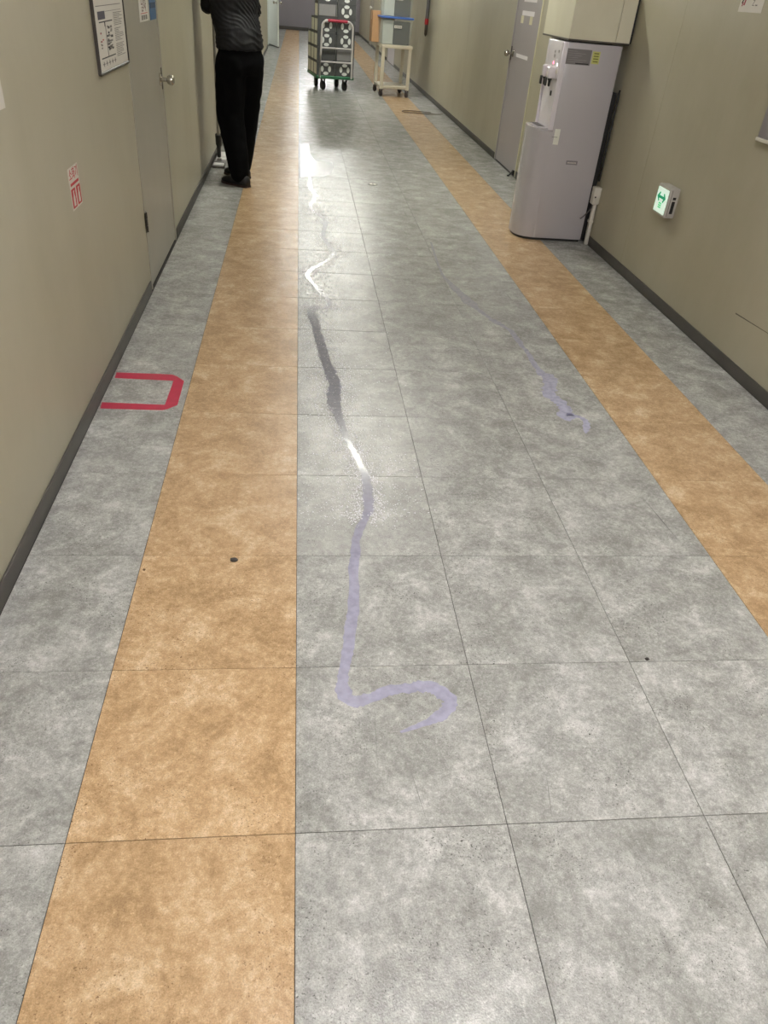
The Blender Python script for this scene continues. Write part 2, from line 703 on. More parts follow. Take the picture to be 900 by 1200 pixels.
d1, leaf1 = door('door_1', 'beige flush door with steel knob in the left wall beside the framed plan', XWL, 1, D1, M_leaf, M_leaf, fw=0.02, recess=0.003)
knob(d1, Matrix.Translation((-0.003, D1[1] - D1[0] - 0.085, 0.915)) @ Matrix.Rotation(PI / 2, 4, 'Y'))
bm = bmesh.new()
box(bm, (-0.004, D1[1] - D1[0] - 0.036, 0.86), (0.003, D1[1] - D1[0] - 0.012, 0.97), bev=0.002)
obj('strike_plate', bm, M_dsteel, d1)
for z in (0.30, 1.75):
    bm = bmesh.new()
    for k in range(3):
        cyl(bm, (0.006, 0.022, z + k * 0.034), (0.006, 0.022, z + 0.031 + k * 0.034), 0.006, n=10)
    box(bm, (-0.001, 0.0, z), (0.004, 0.045, z + 0.1), bev=0.001)
    obj('hinge', bm, M_dsteel, d1)

M_frame2 = mat('door_frame_cream', rgb(206, 202, 172), 0.35)
d2, leaf2 = door('door_2', 'mauve grey steel door with round knob and taped notes beside the water dispenser', XWR, -1, D2, M_mauve, M_mauve, fw=0.022)
w2 = D2[1] - D2[0]
bm = bmesh.new()
box(bm, (-0.006, -0.012, 0.0), (0.004, 0.010, DZ), bev=0.001)
obj('edge_strip', bm, M_frame2, d2)
knob(d2, Matrix.Translation((0.004, w2 - 0.11, 1.0)) @ Matrix.Rotation(-PI / 2, 4, 'Y'), reach=0.07, ball=0.03)
bm = bmesh.new()
box(bm, (0.002, w2 - 0.05, 0.94), (-0.006, w2 - 0.026, 1.06), bev=0.002)
obj('strike_plate', bm, M_dsteel, d2)
bm = bmesh.new()                                   # flip-down stop at the near foot of the door
box(bm, (0.0, 0.03, 0.012), (-0.02, 0.075, 0.055), bev=0.003)
cyl(bm, (-0.012, 0.05, 0.045), (-0.06, 0.03, 0.004), 0.008, n=10)
cyl(bm, (-0.06, 0.03, 0.0005), (-0.06, 0.03, 0.014), 0.013, n=12)
obj('door_stop', bm, M_black, d2)

M_pale = mat('pale_door', rgb(206, 202, 208), 0.35, var=0.02)
d4, _ = door('door_4', 'pale double door far along the right wall behind the cream cart', XWR, -1, D4, M_pale, M_frame, fw=0.04)
d5, _ = door('door_5', 'far door in the right wall with a pale knob', XWR, -1, D5, M_leaf, M_frame, fw=0.04)
knob(d5, Matrix.Translation((0.0, 0.1, 0.95)) @ Matrix.Rotation(-PI / 2, 4, 'Y'), m=M_offw, reach=0.08, ball=0.045)

# far white door standing ajar into the corridor
M_wdoor = mat('white_door', rgb(232, 238, 232), 0.3, var=0.02)
d3 = thing('door_3', 'white door standing ajar into the corridor beyond the person', None, (XWL + 0.01, D3[1] - 0.03, 0), rz=math.radians(15), kind='structure')
bm = bmesh.new()
box(bm, (-0.005, -0.93, 0.012), (0.035, 0.0, DZ - 0.03), bev=0.002)
obj('leaf', bm, M_wdoor, d3)
bm = bmesh.new()
box(bm, (-0.007, -0.935, 0.006), (0.037, -0.93 + 0.925, 0.03))
obj('kick_strip', bm, M_base, d3)
knob(d3, Matrix.Translation((0.035, -0.87, 0.95)) @ Matrix.Rotation(PI / 2, 4, 'Y'), reach=0.07, ball=0.03)
knob(d3, Matrix.Translation((-0.005, -0.87, 0.95)) @ Matrix.Rotation(-PI / 2, 4, 'Y'), reach=0.07, ball=0.03)
fr = thing('trim_1', 'white frame of the far door standing ajar', None, (XWL, D3[0], 0), kind='structure')
bm = bmesh.new()
w3 = D3[1] - D3[0]
box(bm, (0.01, 0.0, 0.0), (-0.1, 0.035, DZ), bev=0.002)
box(bm, (0.01, w3 - 0.035, 0.0), (-0.1, w3, DZ), bev=0.002)
box(bm, (0.01, 0.035, DZ - 0.035), (-0.1, w3 - 0.035, DZ), bev=0.002)
obj('door_frame', bm, M_wdoor, fr)
for a, b in (((-1.6, -0.6, 0.0), (-1.62, w3 + 0.6, H)), ((-0.1, -0.62, 0.0), (-1.6, -0.6, H)), ((-0.1, w3 + 0.6, 0.0), (-1.6, w3 + 0.62, H)),
             ((-0.1, -0.6, -0.02), (-1.6, w3 + 0.6, -0.001)), ((-0.1, -0.6, H), (-1.6, w3 + 0.6, H + 0.02))):
    bm = bmesh.new()
    box(bm, a, b)
    obj('room_panel', bm, M_ceil, fr, smooth=None)
rl = thing('ceiling_lamp', 'white ceiling lamp of the lit side room behind the door ajar', 'lamp', (XWL - 0.8, D3[0] + 0.4, H))
bm = bmesh.new()
box(bm, (-0.3, -0.12, -0.035), (0.3, 0.12, 0.0), bev=0.006)
obj('housing', bm, M_lampbody, rl)
bm = bmesh.new()
cyl(bm, (-0.28, 0, -0.055), (0.28, 0, -0.055), 0.016, n=12)
obj('tube', bm, mat('room_tube_glow', (0.9, 0.9, 0.9, 1), 0.5, emit=((1.0, 1.0, 1.0), 200)), rl)

# scuffs on the right wall
def strip_on_right(name, a, b, wdt, m, parent):
    """thin mark on the right wall between (y,z) points"""
    bm = bmesh.new()
    A, B = Vector((0, a[0], a[1])), Vector((0, b[0], b[1]))
    n = Vector((1, 0, 0)).cross((B - A).normalized()) * wdt / 2
    vs = [(XWR - 0.0004, *(p + s)[1:]) for p, s in ((A, n), (B, n * 0.3), (B, -n * 0.3), (A, -n))]
    bm.faces.new([bm.verts.new(v) for v in vs])
    return obj(name, bm, m, parent, smooth=None)


M_scuff = mat('dark_scuff', rgb(92, 88, 76), 0.6)
strip_on_right('scuff_mark', (3.36, 0.262), (2.98, 0.284), 0.006, M_scuff, wall_r)

# ------------------------------------------------------------------ boxed panel above the dispenser
pb = thing('panel_box', 'beige panelled box projecting from the wall above the water dispenser', 'box', (0, 0, 0))
BZT = 1.515  # unseen top set low so lamplight passing over leaves a shadow wedge
BX0, BX1, BY0, BY1, BZ = 1.725, XWR - 0.022, 5.50, 6.12, 1.258
M_boxp = wall_mat('cream_box_panel', rgb(214, 210, 188), rgb(200, 195, 172))
for (xa, xb) in ((BX0 + 0.001, 2.035), (2.038, BX1)):
    bm = bmesh.new()
    box(bm, (xa, BY0, BZ + 0.004), (xb, BY0 + 0.02, BZT), bev=0.0015)
    obj('front_panel', bm, M_boxp, pb)
bm = bmesh.new()
box(bm, (BX0, BY0 + 0.0015, BZ + 0.004), (BX0 + 0.02, BY1, BZT), bev=0.0015)
obj('side_panel', bm, M_boxp, pb)
bm = bmesh.new()
box(bm, (BX0 + 0.02, BY1 - 0.02, BZ + 0.004), (BX1, BY1, BZT), bev=0.0015)
obj('rear_panel', bm, M_boxp, pb)
bm = bmesh.new()
box(bm, (BX0 + 0.02, BY0 + 0.02, BZT - 0.012), (BX1, BY1 - 0.02, BZT - 0.001))
obj('top_panel', bm, M_boxp, pb)
bm = bmesh.new()
box(bm, (BX0 - 0.004, BY0 - 0.004, BZ - 0.004), (BX1, BY1 + 0.004, BZ + 0.006), bev=0.001)
obj('bottom_edge', bm, M_dsteel, pb)
bm = bmesh.new()
box(bm, (BX1, BY0 + 0.03, BZ + 0.004), (XWR, BY1 - 0.03, BZT))
obj('gap_filler', bm, M_black, pb)  # black filler added to stand for the dark gap at the wall
bm = bmesh.new()
box(bm, (BX0 + 0.03, BY0 + 0.32, BZ - 0.012), (BX0 + 0.09, BY0 + 0.5, BZ - 0.004), bev=0.002)
obj('bracket', bm, M_dsteel, pb)

# ------------------------------------------------------------------ water dispenser
wd = thing('water_dispenser', 'tall white floor-standing water dispenser with curved lower front', 'water dispenser', (0, 0, 0))
WY0, WY1 = 5.512, 5.872
WXB, WXF, WXS = 2.098, 1.705, 1.602     # back, straight front edge, front of the bulge
ZS, ZT = 0.735, 1.246
M_disp = mat('dispenser_white', rgb(182, 178, 180), 0.2, var=0.012, scale=2)
M_disp2 = mat('dispenser_front_white', rgb(222, 217, 222), 0.12, var=0.01, scale=2)


def plan(front, corner, n=18, y0=WY0, y1=WY1, xb=WXB):
    """plan outline: flat back and sides, bowed front"""
    pts = [(xb, y1), (xb, y0), (corner, y0)]
    ym, hw = (y0 + y1) / 2, (y1 - y0) / 2
    for i in range(1, n):
        a = -1 + 2 * i / n
        k = (1 - abs(a) ** 2.6) ** (1 / 1.9)
        pts.append((corner - (corner - front) * k, ym + hw * a))
    pts.append((corner, y1))
    return pts


bm = bmesh.new()
prism(bm, plan(WXS + 0.012, 1.735, y0=WY0 + 0.008, y1=WY1 - 0.008, xb=WXB - 0.01), 0.0005, 0.022)
obj('plinth', bm, M_black, wd, smooth=30)
bm = bmesh.new()
prism(bm, plan(WXS, 1.735), 0.018, ZS)
top_e = [e for e in bm.edges if all(v.co.z > ZS - 0.001 for v in e.verts)]
bmesh.ops.bevel(bm, geom=top_e, offset=0.012, segments=3, affect='EDGES')
obj('lower_body', bm, M_disp, wd, smooth=40)
bm = bmesh.new()          # upper cabinet: side cheeks with the front sunk between them
box(bm, (WXF + 0.028, WY0 - 0.0012, 0.02), (WXB, WY1 + 0.0012, ZT), bev=0.004, seg=2)
obj('upper_body', bm, M_disp, wd, smooth=40)
for ya, yb in ((WY0, WY0 + 0.014), (WY1 - 0.014, WY1)):
    bm = bmesh.new()
    box(bm, (WXF - 0.004, ya, ZS - 0.004), (WXF + 0.03, yb, ZT), bev=0.004, seg=2)
    obj('side_cheek', bm, M_disp2, wd)
bm = bmesh.new()          # control head above the taps
box(bm, (WXF - 0.006, WY0 + 0.014, 1.03), (WXF + 0.03, WY1 - 0.014, ZT), bev=0.01, seg=3)
obj('control_head', bm, M_disp2, wd)
bm = bmesh.new()
box(bm, (WXF + 0.012, WY0 + 0.014, ZS), (WXF + 0.03, WY1 - 0.014, 1.03), bev=0.002)
obj('splash_panel', bm, M_disp2, wd)
for yy in (5.60, 5.72):   # two taps under a small hood
    bm = bmesh.new()
    box(bm, (WXF - 0.055, yy - 0.024, 1.03), (WXF + 0.01, yy + 0.024, 1.10), bev=0.012, seg=3)
    tp = obj('tap', bm, M_disp2, wd)
    bm = bmesh.new()
    lathe(bm, [(0.014, 0), (0.014, -0.012), (0.009, -0.016), (0.008, -0.045), (0.005, -0.05)][::-1], Matrix.Translation((WXF - 0.03, yy, 1.032)))
    obj('nozzle', bm, M_black, tp)
    bm = bmesh.new()
    box(bm, (WXF - 0.062, yy - 0.016, 0.985), (WXF - 0.050, yy + 0.016, 1.035), bev=0.004, seg=2)
    obj('lever', bm, M_black, tp)
bm = bmesh.new()
box(bm, (WXF + 0.006, 5.64, 0.925), (WXF + 0.014, 5.665, 0.955), bev=0.003)
obj('cup_switch', bm, M_black, wd)
bm = bmesh.new()
prism(bm, plan(WXS + 0.03, 1.74, y0=WY0 + 0.03, y1=WY1 - 0.03, xb=WXF + 0.01), ZS - 0.001, ZS + 0.004)
tray = obj('drip_tray', bm, mat('tray_grey', rgb(186, 180, 186), 0.3), wd)
for k in range(7):
    bm = bmesh.new()
    yy = WY0 + 0.09 + k * 0.03
    box(bm, (WXS + 0.045, yy, ZS + 0.004), (WXF - 0.005, yy + 0.006, ZS + 0.006), bev=0.001)
    obj('grille_bar', bm, M_dsteel, tray)
# seam between front door and side on the lower body
bm = bmesh.new()
box(bm, (1.7345, WY0 - 0.0022, 0.69), (1.775, WY0 + 0.001, 0.6925))
obj('body_seam', bm, M_dsteel, wd)
bm = bmesh.new()
box(bm, (WXB, WY0 + 0.012, 0.02), (WXB + 0.036, WY1 - 0.012, 0.98), bev=0.003)
obj('condenser', bm, M_black, wd)
# control lights and print
LED_R = mat('led_red', rgb(255, 90, 120), 0.4, emit=((1.0, 0.15, 0.25), 4))
LED_W = mat('led_white', rgb(250, 250, 250), 0.4, emit=((1.0, 1.0, 1.0), 3))
for nm, yy, zz, m in (('hot_light', 5.66, 1.118, LED_R), ('power_light', 5.57, 1.112, LED_W)):
    bm = bmesh.new()
    box(bm, (WXF - 0.008, yy - 0.007, zz - 0.008), (WXF - 0.005, yy + 0.007, zz + 0.008), bev=0.001)
    obj(nm, bm, m, wd)
for yy, zz, tx, sz in ((5.655, 1.155, '온수', 0.022), (5.575, 1.185, '냉수', 0.018), (5.66, 1.18, '정수', 0.016)):
    obj('lettering', text_mesh(tx, sz), M_greyink, wd, M=frame_matrix((WXF - 0.0072, yy, zz), (0, -1, 0), (0, 0, 1)))
bm = bmesh.new()
box(bm, (WXF - 0.007, 5.545, 1.06), (WXF - 0.004, 5.585, 1.09), bev=0.001)
obj('info_sticker', bm, M_paper, wd)


def plate(parent, name, x0, x1, z0, z1, y, m, th=0.0015, bev=0.0005):
    bm = bmesh.new()
    box(bm, (x0, y - th, z0), (x1, y + 0.0005, z1), bev=bev)
    return obj(name, bm, m, parent)


st = plate(wd, 'rating_sticker', 1.734, 1.898, 1.124, 1.212, WY0, mat('sticker_grey', rgb(118, 114, 114), 0.5))
for k in range(6):
    plate(st, 'text_line', 1.742, 1.80 + 0.012 * ((k * 5) % 7), 1.198 - k * 0.012, 1.200 - k * 0.012, WY0 - 0.0012, mat('print_pale', rgb(150, 146, 146), 0.6), 0.0007, 0)
plate(st, 'text_line', 1.80, 1.89, 1.128, 1.135, WY0 - 0.0012, M_ink, 0.0007, 0)
ys_ = plate(wd, 'energy_sticker', 1.905, 1.957, 1.136, 1.206, WY0, mat('sticker_yellow', rgb(190, 190, 110), 0.5))
for k in range(4):
    plate(ys_, 'text_line', 1.915, 1.948, 1.146 + k * 0.015, 1.153 + k * 0.015, WY0 - 0.0012, mat('sticker_olive', rgb(120, 122, 60), 0.6), 0.0007, 0)
plate(wd, 'side_label', 1.75, 1.788, 0.645, 0.742, WY0 - 0.001, mat('label_gloss', rgb(232, 232, 220), 0.1), 0.001)
bm = bmesh.new()
box(bm, (1.872, WY0 - 0.003, 0.524), (1.955, WY0 + 0.001, 0.551), bev=0.012, seg=4)
bd = obj('maker_badge', bm, mat('badge_grey', rgb(134, 130, 132), 0.4), wd)
bm = bmesh.new()
for k in range(8):
    box(bm, (1.882 + k * 0.008, WY0 - 0.0036, 0.5335), (1.887 + k * 0.008, WY0 - 0.0026, 0.5415))
obj('lettering', bm, M_offw, bd)

# socket, conduit and hoses in the gap behind the dispenser
sb = thing('socket_box', 'white surface socket box beside the dispenser with its conduit', 'socket', (0, 0, 0))
bm = bmesh.new()
box(bm, (2.100, 5.440, 0.285), (XWR - 0.001, 5.500, 0.40), bev=0.006, seg=2)
obj('cover', bm, M_offw, sb)
bm = bmesh.new()
cyl(bm, (2.115, 5.4395, 0.335), (2.115, 5.4415, 0.335), 0.006, n=12)
obj('cable_entry', bm, M_black, sb)
bm = bmesh.new()
box(bm, (XWR - 0.034, 5.455, 0.0005), (XWR - 0.0085, 5.485, 0.286), bev=0.005, seg=2)
obj('conduit', bm, M_offw, sb)
bm = bmesh.new()
box(bm, (XWR - 0.04, 5.449, 0.155), (XWR - 0.0085, 5.491, 0.175), bev=0.003)
obj('clip', bm, M_offw, sb)
bm = bmesh.new()
tube(bm, spline([(2.112, 5.46, 0.279), (2.110, 5.462, 0.255), (2.085, 5.47, 0.215), (2.07, 5.50, 0.18), (2.06, 5.505, 0.17)]), 0.004)
tag(obj('power_cable', bm, mat('cable_grey', rgb(84, 80, 76), 0.5)), 'thin grey cable curling from the white socket box to the dispenser', 'cable')
bm = bmesh.new()
tube(bm, spline([(2.142, 5.508, 1.0), (2.141, 5.506, 0.8), (2.139, 5.504, 0.6), (2.141, 5.508, 0.5), (2.141, 5.512, 0.43)]), 0.007)
tag(obj('water_hose', bm, M_black), 'black hose running down the gap between dispenser and wall', 'hose')

# ------------------------------------------------------------------ exit sign
es = thing('exit_sign', 'small lit green and white direction sign low on the right wall', 'exit sign', (XWR, 4.36, 0.56))
M_esb = mat('sign_housing', rgb(176, 172, 164), 0.45)
bm = bmesh.new()
box(bm, (-0.06, -0.083, -0.08), (0.0, 0.083, 0.08), bev=0.006, seg=2)
obj('housing', bm, M_esb, es)
M_lit = mat('sign_lit_face', rgb(190, 210, 196), 0.4, emit=((0.80, 1.0, 0.84), 0.52))
bm = bmesh.new()
box(bm, (-0.064, -0.072, -0.067), (-0.058, 0.072, 0.064), bev=0.002)
face = obj('lit_face', bm, M_lit, es)
M_green = mat('sign_green', rgb(0, 120, 74), 0.5, emit=((0.0, 0.40, 0.20), 0.45))
FM = frame_matrix((-0.0645, 0, 0.016), (0, -1, 0), (0, 0, 1))
bm = bmesh.new()
for s in (-1, 1):
    A = [(s * 0.0, -0.007), (s * 0.04, -0.007), (s * 0.04, 0.007), (s * 0.0, 0.007)]
    prism(bm, A, 0, 0.0008)
    for q in (1, -1):
        prism(bm, [(s * 0.056, 0.0), (s * 0.030, q * 0.026), (s * 0.022, q * 0.021), (s * 0.034, 0.0)], 0, 0.0012)
obj('arrows', bm, M_green, face, smooth=None, M=FM)
bm = bmesh.new()
for r_ in range(3):
    for c_ in range(3):
        box(bm, (-0.018 + c_ * 0.013, -0.058 + r_ * 0.011, 0), (-0.008 + c_ * 0.013, -0.05 + r_ * 0.011, 0.0008))
obj('small_print', bm, mat('sign_green_pale', rgb(60, 170, 110), 0.4, emit=((0.1, 0.5, 0.25), 0.6)), face, smooth=None, M=FM)
for (za, zb, dx) in ((-0.055, 0.012, 0), (0.02, 0.034, 0)):
    bm = bmesh.new()
    box(bm, (-0.035, -0.0845, za), (-0.016, -0.082, zb), bev=0.001)
    obj('vent_slot', bm, M_black, es)
bm = bmesh.new()
box(bm, (-0.048, -0.0845, -0.07), (-0.044, -0.082, 0.07), bev=0.001)
obj('lid_seam', bm, mat('seam_grey', rgb(120, 116, 110), 0.5), es)


# ------------------------------------------------------------------ notices
def sheet(name, label, cat, origin, right, w, h, m=M_paper, th=0.001):
    """flat sheet; local x right, y up, centred on origin, facing the corridor"""
    t = thing(name, label, cat)
    t.matrix_world = frame_matrix(origin, right, (0, 0, 1))
    bm = bmesh.new()
    box(bm, (-w / 2, -h / 2, 0), (w / 2, h / 2, th), bev=th * 0.3)
    obj('sheet', bm, m, t)
    return t


def mark(parent, name, x0, x1, y0, y1, m, z=0.001, th=0.0006):
    bm = bmesh.new()
    box(bm, (x0, y0, z), (x1, y1, z + th))
    return obj(name, bm, m, parent, smooth=None)


def words(parent, body, size, x, y, m, z=0.0012, sx=1.0, align='CENTER'):
    return obj('lettering', text_mesh(body, size, sx=sx, align=align), m, parent, M=Matrix.Translation((x, y, z)))


# framed plan: bottom edge at z 1.075, y 3.47-4.06
PW, PH = 0.585, 0.80
pz = 1.075 + PH / 2
fp = sheet('framed_plan', 'framed white floor plan notice on the left wall beside the beige door', 'notice', (XWL, 3.765, pz), (0, 1, 0), PW, PH, th=0.008)
Mf = mat('plan_frame', rgb(56, 52, 48), 0.4)
for (a, b) in (((-PW / 2 - 0.007, -PH / 2 - 0.007, 0), (-PW / 2 + 0.002, PH / 2 + 0.012, 0.013)), ((PW / 2 - 0.002, -PH / 2 - 0.007, 0), (PW / 2 + 0.007, PH / 2 + 0.012, 0.013)),
               ((-PW / 2, -PH / 2 - 0.009, 0), (PW / 2, -PH / 2 + 0.002, 0.013)), ((-PW / 2, PH / 2 - 0.003, 0), (PW / 2, PH / 2 + 0.012, 0.013))):
    bm = bmesh.new()
    box(bm, a, b, bev=0.002)
    obj('frame_bar', bm, Mf, fp)


def pxy(y, z):
    return y - 3.765, z - pz


def pm(name, ya, yb, za, zb, m):
    x0, y0_ = pxy(ya, za)
    x1, y1_ = pxy(yb, zb)
    return mark(fp, name, x0, x1, y0_, y1_, m, z=0.008)


pm('title_block', 3.54, 3.67, 1.25, 1.277, mat('plan_purple', rgb(62, 58, 72), 0.6))
pm('ruled_line', 3.52, 4.0, 1.2935, 1.296, M_greyink)
pm('ruled_line', 3.68, 4.0, 1.274, 1.2755, M_greyink)
pm('plan_line', 3.55, 3.80, 1.2395, 1.2435, M_ink)
pm('plan_line', 3.645, 3.66, 1.225, 1.241, M_ink)
pm('plan_line', 3.655, 3.665, 1.12, 1.225, M_greyink)
pm('plan_line', 3.53, 3.80, 1.1185, 1.1225, M_ink)
random.seed(4)
for k in range(30):
    ya = 3.665 + random.random() * 0.09
    za = 1.135 + random.random() * 0.085
    pm('plan_room', ya, ya + 0.02 + random.random() * 0.02, za, za + 0.003 + random.random() * 0.006, M_greyink if k % 3 else M_ink)
for k in range(8):
    ya = 3.54 + random.random() * 0.05
    za = 1.15 + random.random() * 0.06
    pm('plan_room', ya, ya + 0.02, za, za + 0.005, M_red if k % 3 == 0 else M_greyink)
for k in range(26):
    za = 1.265 - k * 0.0062
    if k % 9 == 8:
        continue
    pm('text_line', 3.83, 3.90 + 0.12 * random.random(), za, za + 0.0022, M_greyink)
for k in range(5):
    ya = 3.54 + k * 0.055
    pm('plan_symbol', ya, ya + 0.035, 1.0985, 1.1025, M_greyink)
    pm('plan_symbol', ya + 0.013, ya + 0.022, 1.092, 1.109, M_greyink)
words(fp, '피난안내도', 0.05, 0.0, PH / 2 - 0.1, M_ink, z=0.0086)

# little label and blue sign on the door
ls = sheet('door_label', 'small white label with dark lettering on the beige door', 'label', (XWL - 0.003, 4.65, 1.262), (0, 1, 0), 0.26, 0.115)
words(ls, '남자', 0.062, 0, 0.008, mat('label_maroon', rgb(96, 50, 50), 0.6), sx=1.3)
mark(ls, 'ruled_line', -0.1, 0.1, 0.038, 0.043, M_red)
mark(ls, 'ruled_line', -0.1, 0.1, -0.024, -0.021, M_red)
for k in range(3):
    mark(ls, 'text_block', -0.085 + k * 0.06, -0.038 + k * 0.06, -0.05, -0.03, M_greyink)
bs = sheet('door_sign', 'blue sign strip at the edge of the beige door', 'sign', (XWL - 0.003, 4.925, 1.37), (0, 1, 0), 0.19, 0.335, m=mat('sign_blue', rgb(52, 96, 138), 0.4), th=0.003)
mark(bs, 'dark_band', -0.09, 0.09, -0.115, -0.09, mat('sign_navy', rgb(36, 60, 88), 0.5), z=0.003)

# fire extinguisher sticker
fe = sheet('extinguisher_sticker', 'red and white fire extinguisher sticker low on the left wall', 'sticker', (XWL, 2.893, 0.779), (0, 1, 0), 0.132, 0.136)
words(fe, '소화기', 0.042, 0, 0.043, M_red, sx=1.05)
mark(fe, 'red_band', -0.055, 0.055, 0.010, 0.019, M_red)
for s in (-1, 1):
    bm = bmesh.new()
    box(bm, (s * 0.034 - 0.026, -0.062, 0.001), (s * 0.034 + 0.026, 0.001, 0.0016))
    pn = obj('pictogram_panel', bm, M_red, fe, smooth=None)
    bm = bmesh.new()      # white cylinder-and-flame figure
    prism(bm, [(s * 0.034 + x, y) for x, y in ((-0.011, -0.056), (0.011, -0.056), (0.011, -0.028), (0.006, -0.02), (0.004, -0.012), (0.012, -0.006), (-0.006, -0.006), (-0.006, -0.02), (-0.011, -0.028))], 0.0016, 0.002)
    obj('pictogram', bm, M_paper, pn, smooth=None)

# card cut by the left edge of the frame
cd = sheet('wall_card', 'white card on the left wall, cut by the frame edge', 'card', (XWL, 2.24, 1.165), (0, 1, 0), 0.2, 0.14)
words(cd, '안전제일', 0.035, -0.01, 0.02, M_greyink)

# notice high on the right wall
rn = sheet('wall_notice', 'white notice with red print high on the right wall', 'notice', (XWR, 4.115, 1.62), (0, -1, 0), 0.225, 0.29)
mr_ = mat('notice_maroon', rgb(140, 30, 50), 0.6)
bm = bmesh.new()
prism(bm, [(-0.098, -0.108), (-0.09, -0.112), (-0.055, -0.06), (-0.062, -0.056)], 0.001, 0.0016)
prism(bm, [(-0.07, -0.075), (-0.062, -0.075), (-0.058, -0.04), (-0.066, -0.04)], 0.001, 0.0016)
obj('figure', bm, M_ink, rn, smooth=None)
bm = bmesh.new()
lathe(bm, [(0.018, 0.001), (0.018, 0.0016)], Matrix.Translation((-0.045, -0.072, 0)), n=16)
prism(bm, [(-0.075, -0.118), (-0.062, -0.118), (-0.055, -0.085), (-0.066, -0.085)], 0.001, 0.0016)
prism(bm, [(-0.09, -0.122), (-0.08, -0.122), (-0.078, -0.104), (-0.088, -0.104)], 0.001, 0.0016)
obj('figure', bm, mr_, rn, smooth=None)
words(rn, '흡연금지', 0.045, 0.035, -0.066, mr_, sx=0.75)
words(rn, '금연', 0.09, 0, 0.05, mr_)
words(rn, 'Z', 0.034, 0.02, -0.108, M_greyink)
mark(rn, 'text_line', 0.04, 0.06, -0.118, -0.113, M_greyink)

# grey wall box cut by the right edge of the frame
gb = thing('wall_box', 'small grey box on the right wall, cut by the frame edge', 'box', (XWR, 3.53, 1.075))
bm = bmesh.new()
box(bm, (-0.028, -0.11, -0.07), (0, 0.11, 0.11), bev=0.005, seg=2)
obj('body', bm, mat('wallbox_grey', rgb(136, 132, 134), 0.4), gb)
bm = bmesh.new()
box(bm, (-0.034, -0.112, -0.085), (0, 0.112, -0.07), bev=0.003)
obj('bottom_lip', bm, M_offw, gb)

# white tapes and note on the mauve door (door leaf surface is 4 mm behind the wall face)
XD = XWR + 0.004
def tape(label, ya, yb, za, zb, m, rot=0.0, name='tape_strip', cat='tape'):
    t = sheet(name, label, cat, (XD, (ya + yb) / 2, (za + zb) / 2), (0, -1, 0), abs(yb - ya), abs(zb - za), m=m)
    t.matrix_world = t.matrix_world @ Matrix.Rotation(rot, 4, 'Z')
    return t
M_tape = mat('white_tape', rgb(232, 228, 230), 0.5, var=0.02)
M_ytape = mat('yellowed_tape', rgb(214, 208, 176), 0.5, var=0.04)
tape('white note at the top of the mauve door, cut by the frame', 8.03, 8.5, 1.437, 1.63, M_tape, 0, 'paper_note', 'note')
tape('long white tape above the two yellowed tapes on the mauve door', 8.05, 8.5, 1.328, 1.366, M_tape)
tape('yellowed tape hanging below the long tape, knob side of the mauve door', 8.42, 8.52, 1.265, 1.325, M_ytape)
tape('yellowed tape hanging below the long tape, dispenser side of the mauve door', 8.09, 8.19, 1.262, 1.328, M_ytape)
tape('single white tape beside the knob of the mauve door', 8.05, 8.50, 0.982, 1.012, M_tape)

# ------------------------------------------------------------------ red tape mark on the floor
tm = thing('floor_tape_mark', 'crimson tape bracket stuck on the grey floor by the left wall', 'tape', (0, 0, 0))
M_crim = mat('crimson_tape', rgb(184, 30, 66), 0.45, var=0.08, scale=30)


def flat_px(parent, name, px, z0, z1, m):
    bm = bmesh.new()
    prism(bm, [unproject(u, v)[:2] for u, v in px], z0, z1)
    return obj(name, bm, m, parent, smooth=None)


flat_px(tm, 'tape_strip', [(136.5, 436.5), (201.5, 439), (203.5, 446.2), (134.5, 443)], 0.0002, 0.0008, M_crim)
flat_px(tm, 'tape_strip', [(119.5, 471.5), (193.5, 474.6), (190.5, 480.8), (117.5, 478.7)], 0.0002, 0.0008, M_crim)
flat_px(tm, 'tape_strip', [(201.5, 439), (208, 441.5), (215.7, 446.7), (208, 474.7), (196, 479.5), (190.5, 480.8), (193.3, 474.6), (203.4, 446.2)], 0.0004, 0.0010, M_crim)

# ------------------------------------------------------------------ liquid trail
TRAIL = [(364, 207, 2.2), (363.7, 220, 2.2), (370, 229, 2), (363.7, 240, 2), (367.5, 247.5, 2), (377.5, 255, 2), (381, 262.5, 2.5), (379, 277.5, 2.5), (386, 287.5, 2.5),
         (391.5, 296, 3), (385, 304, 3), (370, 312.5, 3), (361, 320, 2.5), (363, 327.5, 2.5), (375, 341, 2.5), (386, 355, 3), (379, 361.5, 3), (366, 361, 6), (368, 375, 5),
         (373, 393, 5), (379, 413, 6), (385, 432, 6.5), (391.7, 450, 7), (391, 470, 8), (397, 487, 5), (403, 507, 4.2), (411.7, 525, 3.5), (420, 540, 4),
         (428, 560, 5), (431.7, 580, 6), (431.5, 597, 6), (426, 611, 5), (418, 631, 5), (415, 660, 5.5), (413.6, 704, 6.5), (411, 733, 6.5), (407.5, 763, 6.5),
         (402.6, 788, 7), (401, 806, 8), (409, 820, 8.5), (429, 820, 8), (451, 811, 7), (477, 807, 7), (496, 804, 8.5), (516, 811, 9.5), (527, 823, 9.5),
         (518, 838, 7), (495, 849, 4), (469, 858, 1.5)]
TRAIL_B = [(505, 284, 1), (512, 306, 1.2), (520, 324, 1.6), (534, 340, 5), (548, 353, 6), (560, 363, 3), (570, 370, 3), (579, 376, 4), (597, 387, 3), (608, 400, 3), (617, 412, 3), (627, 427, 3.2), (634, 437, 5),
           (645, 444, 9), (645, 455, 9), (643, 463, 7), (655, 471, 7), (663, 480, 7), (663, 488, 9), (676, 488.5, 3), (685, 493, 4), (687, 503, 4), (686, 508, 1)]


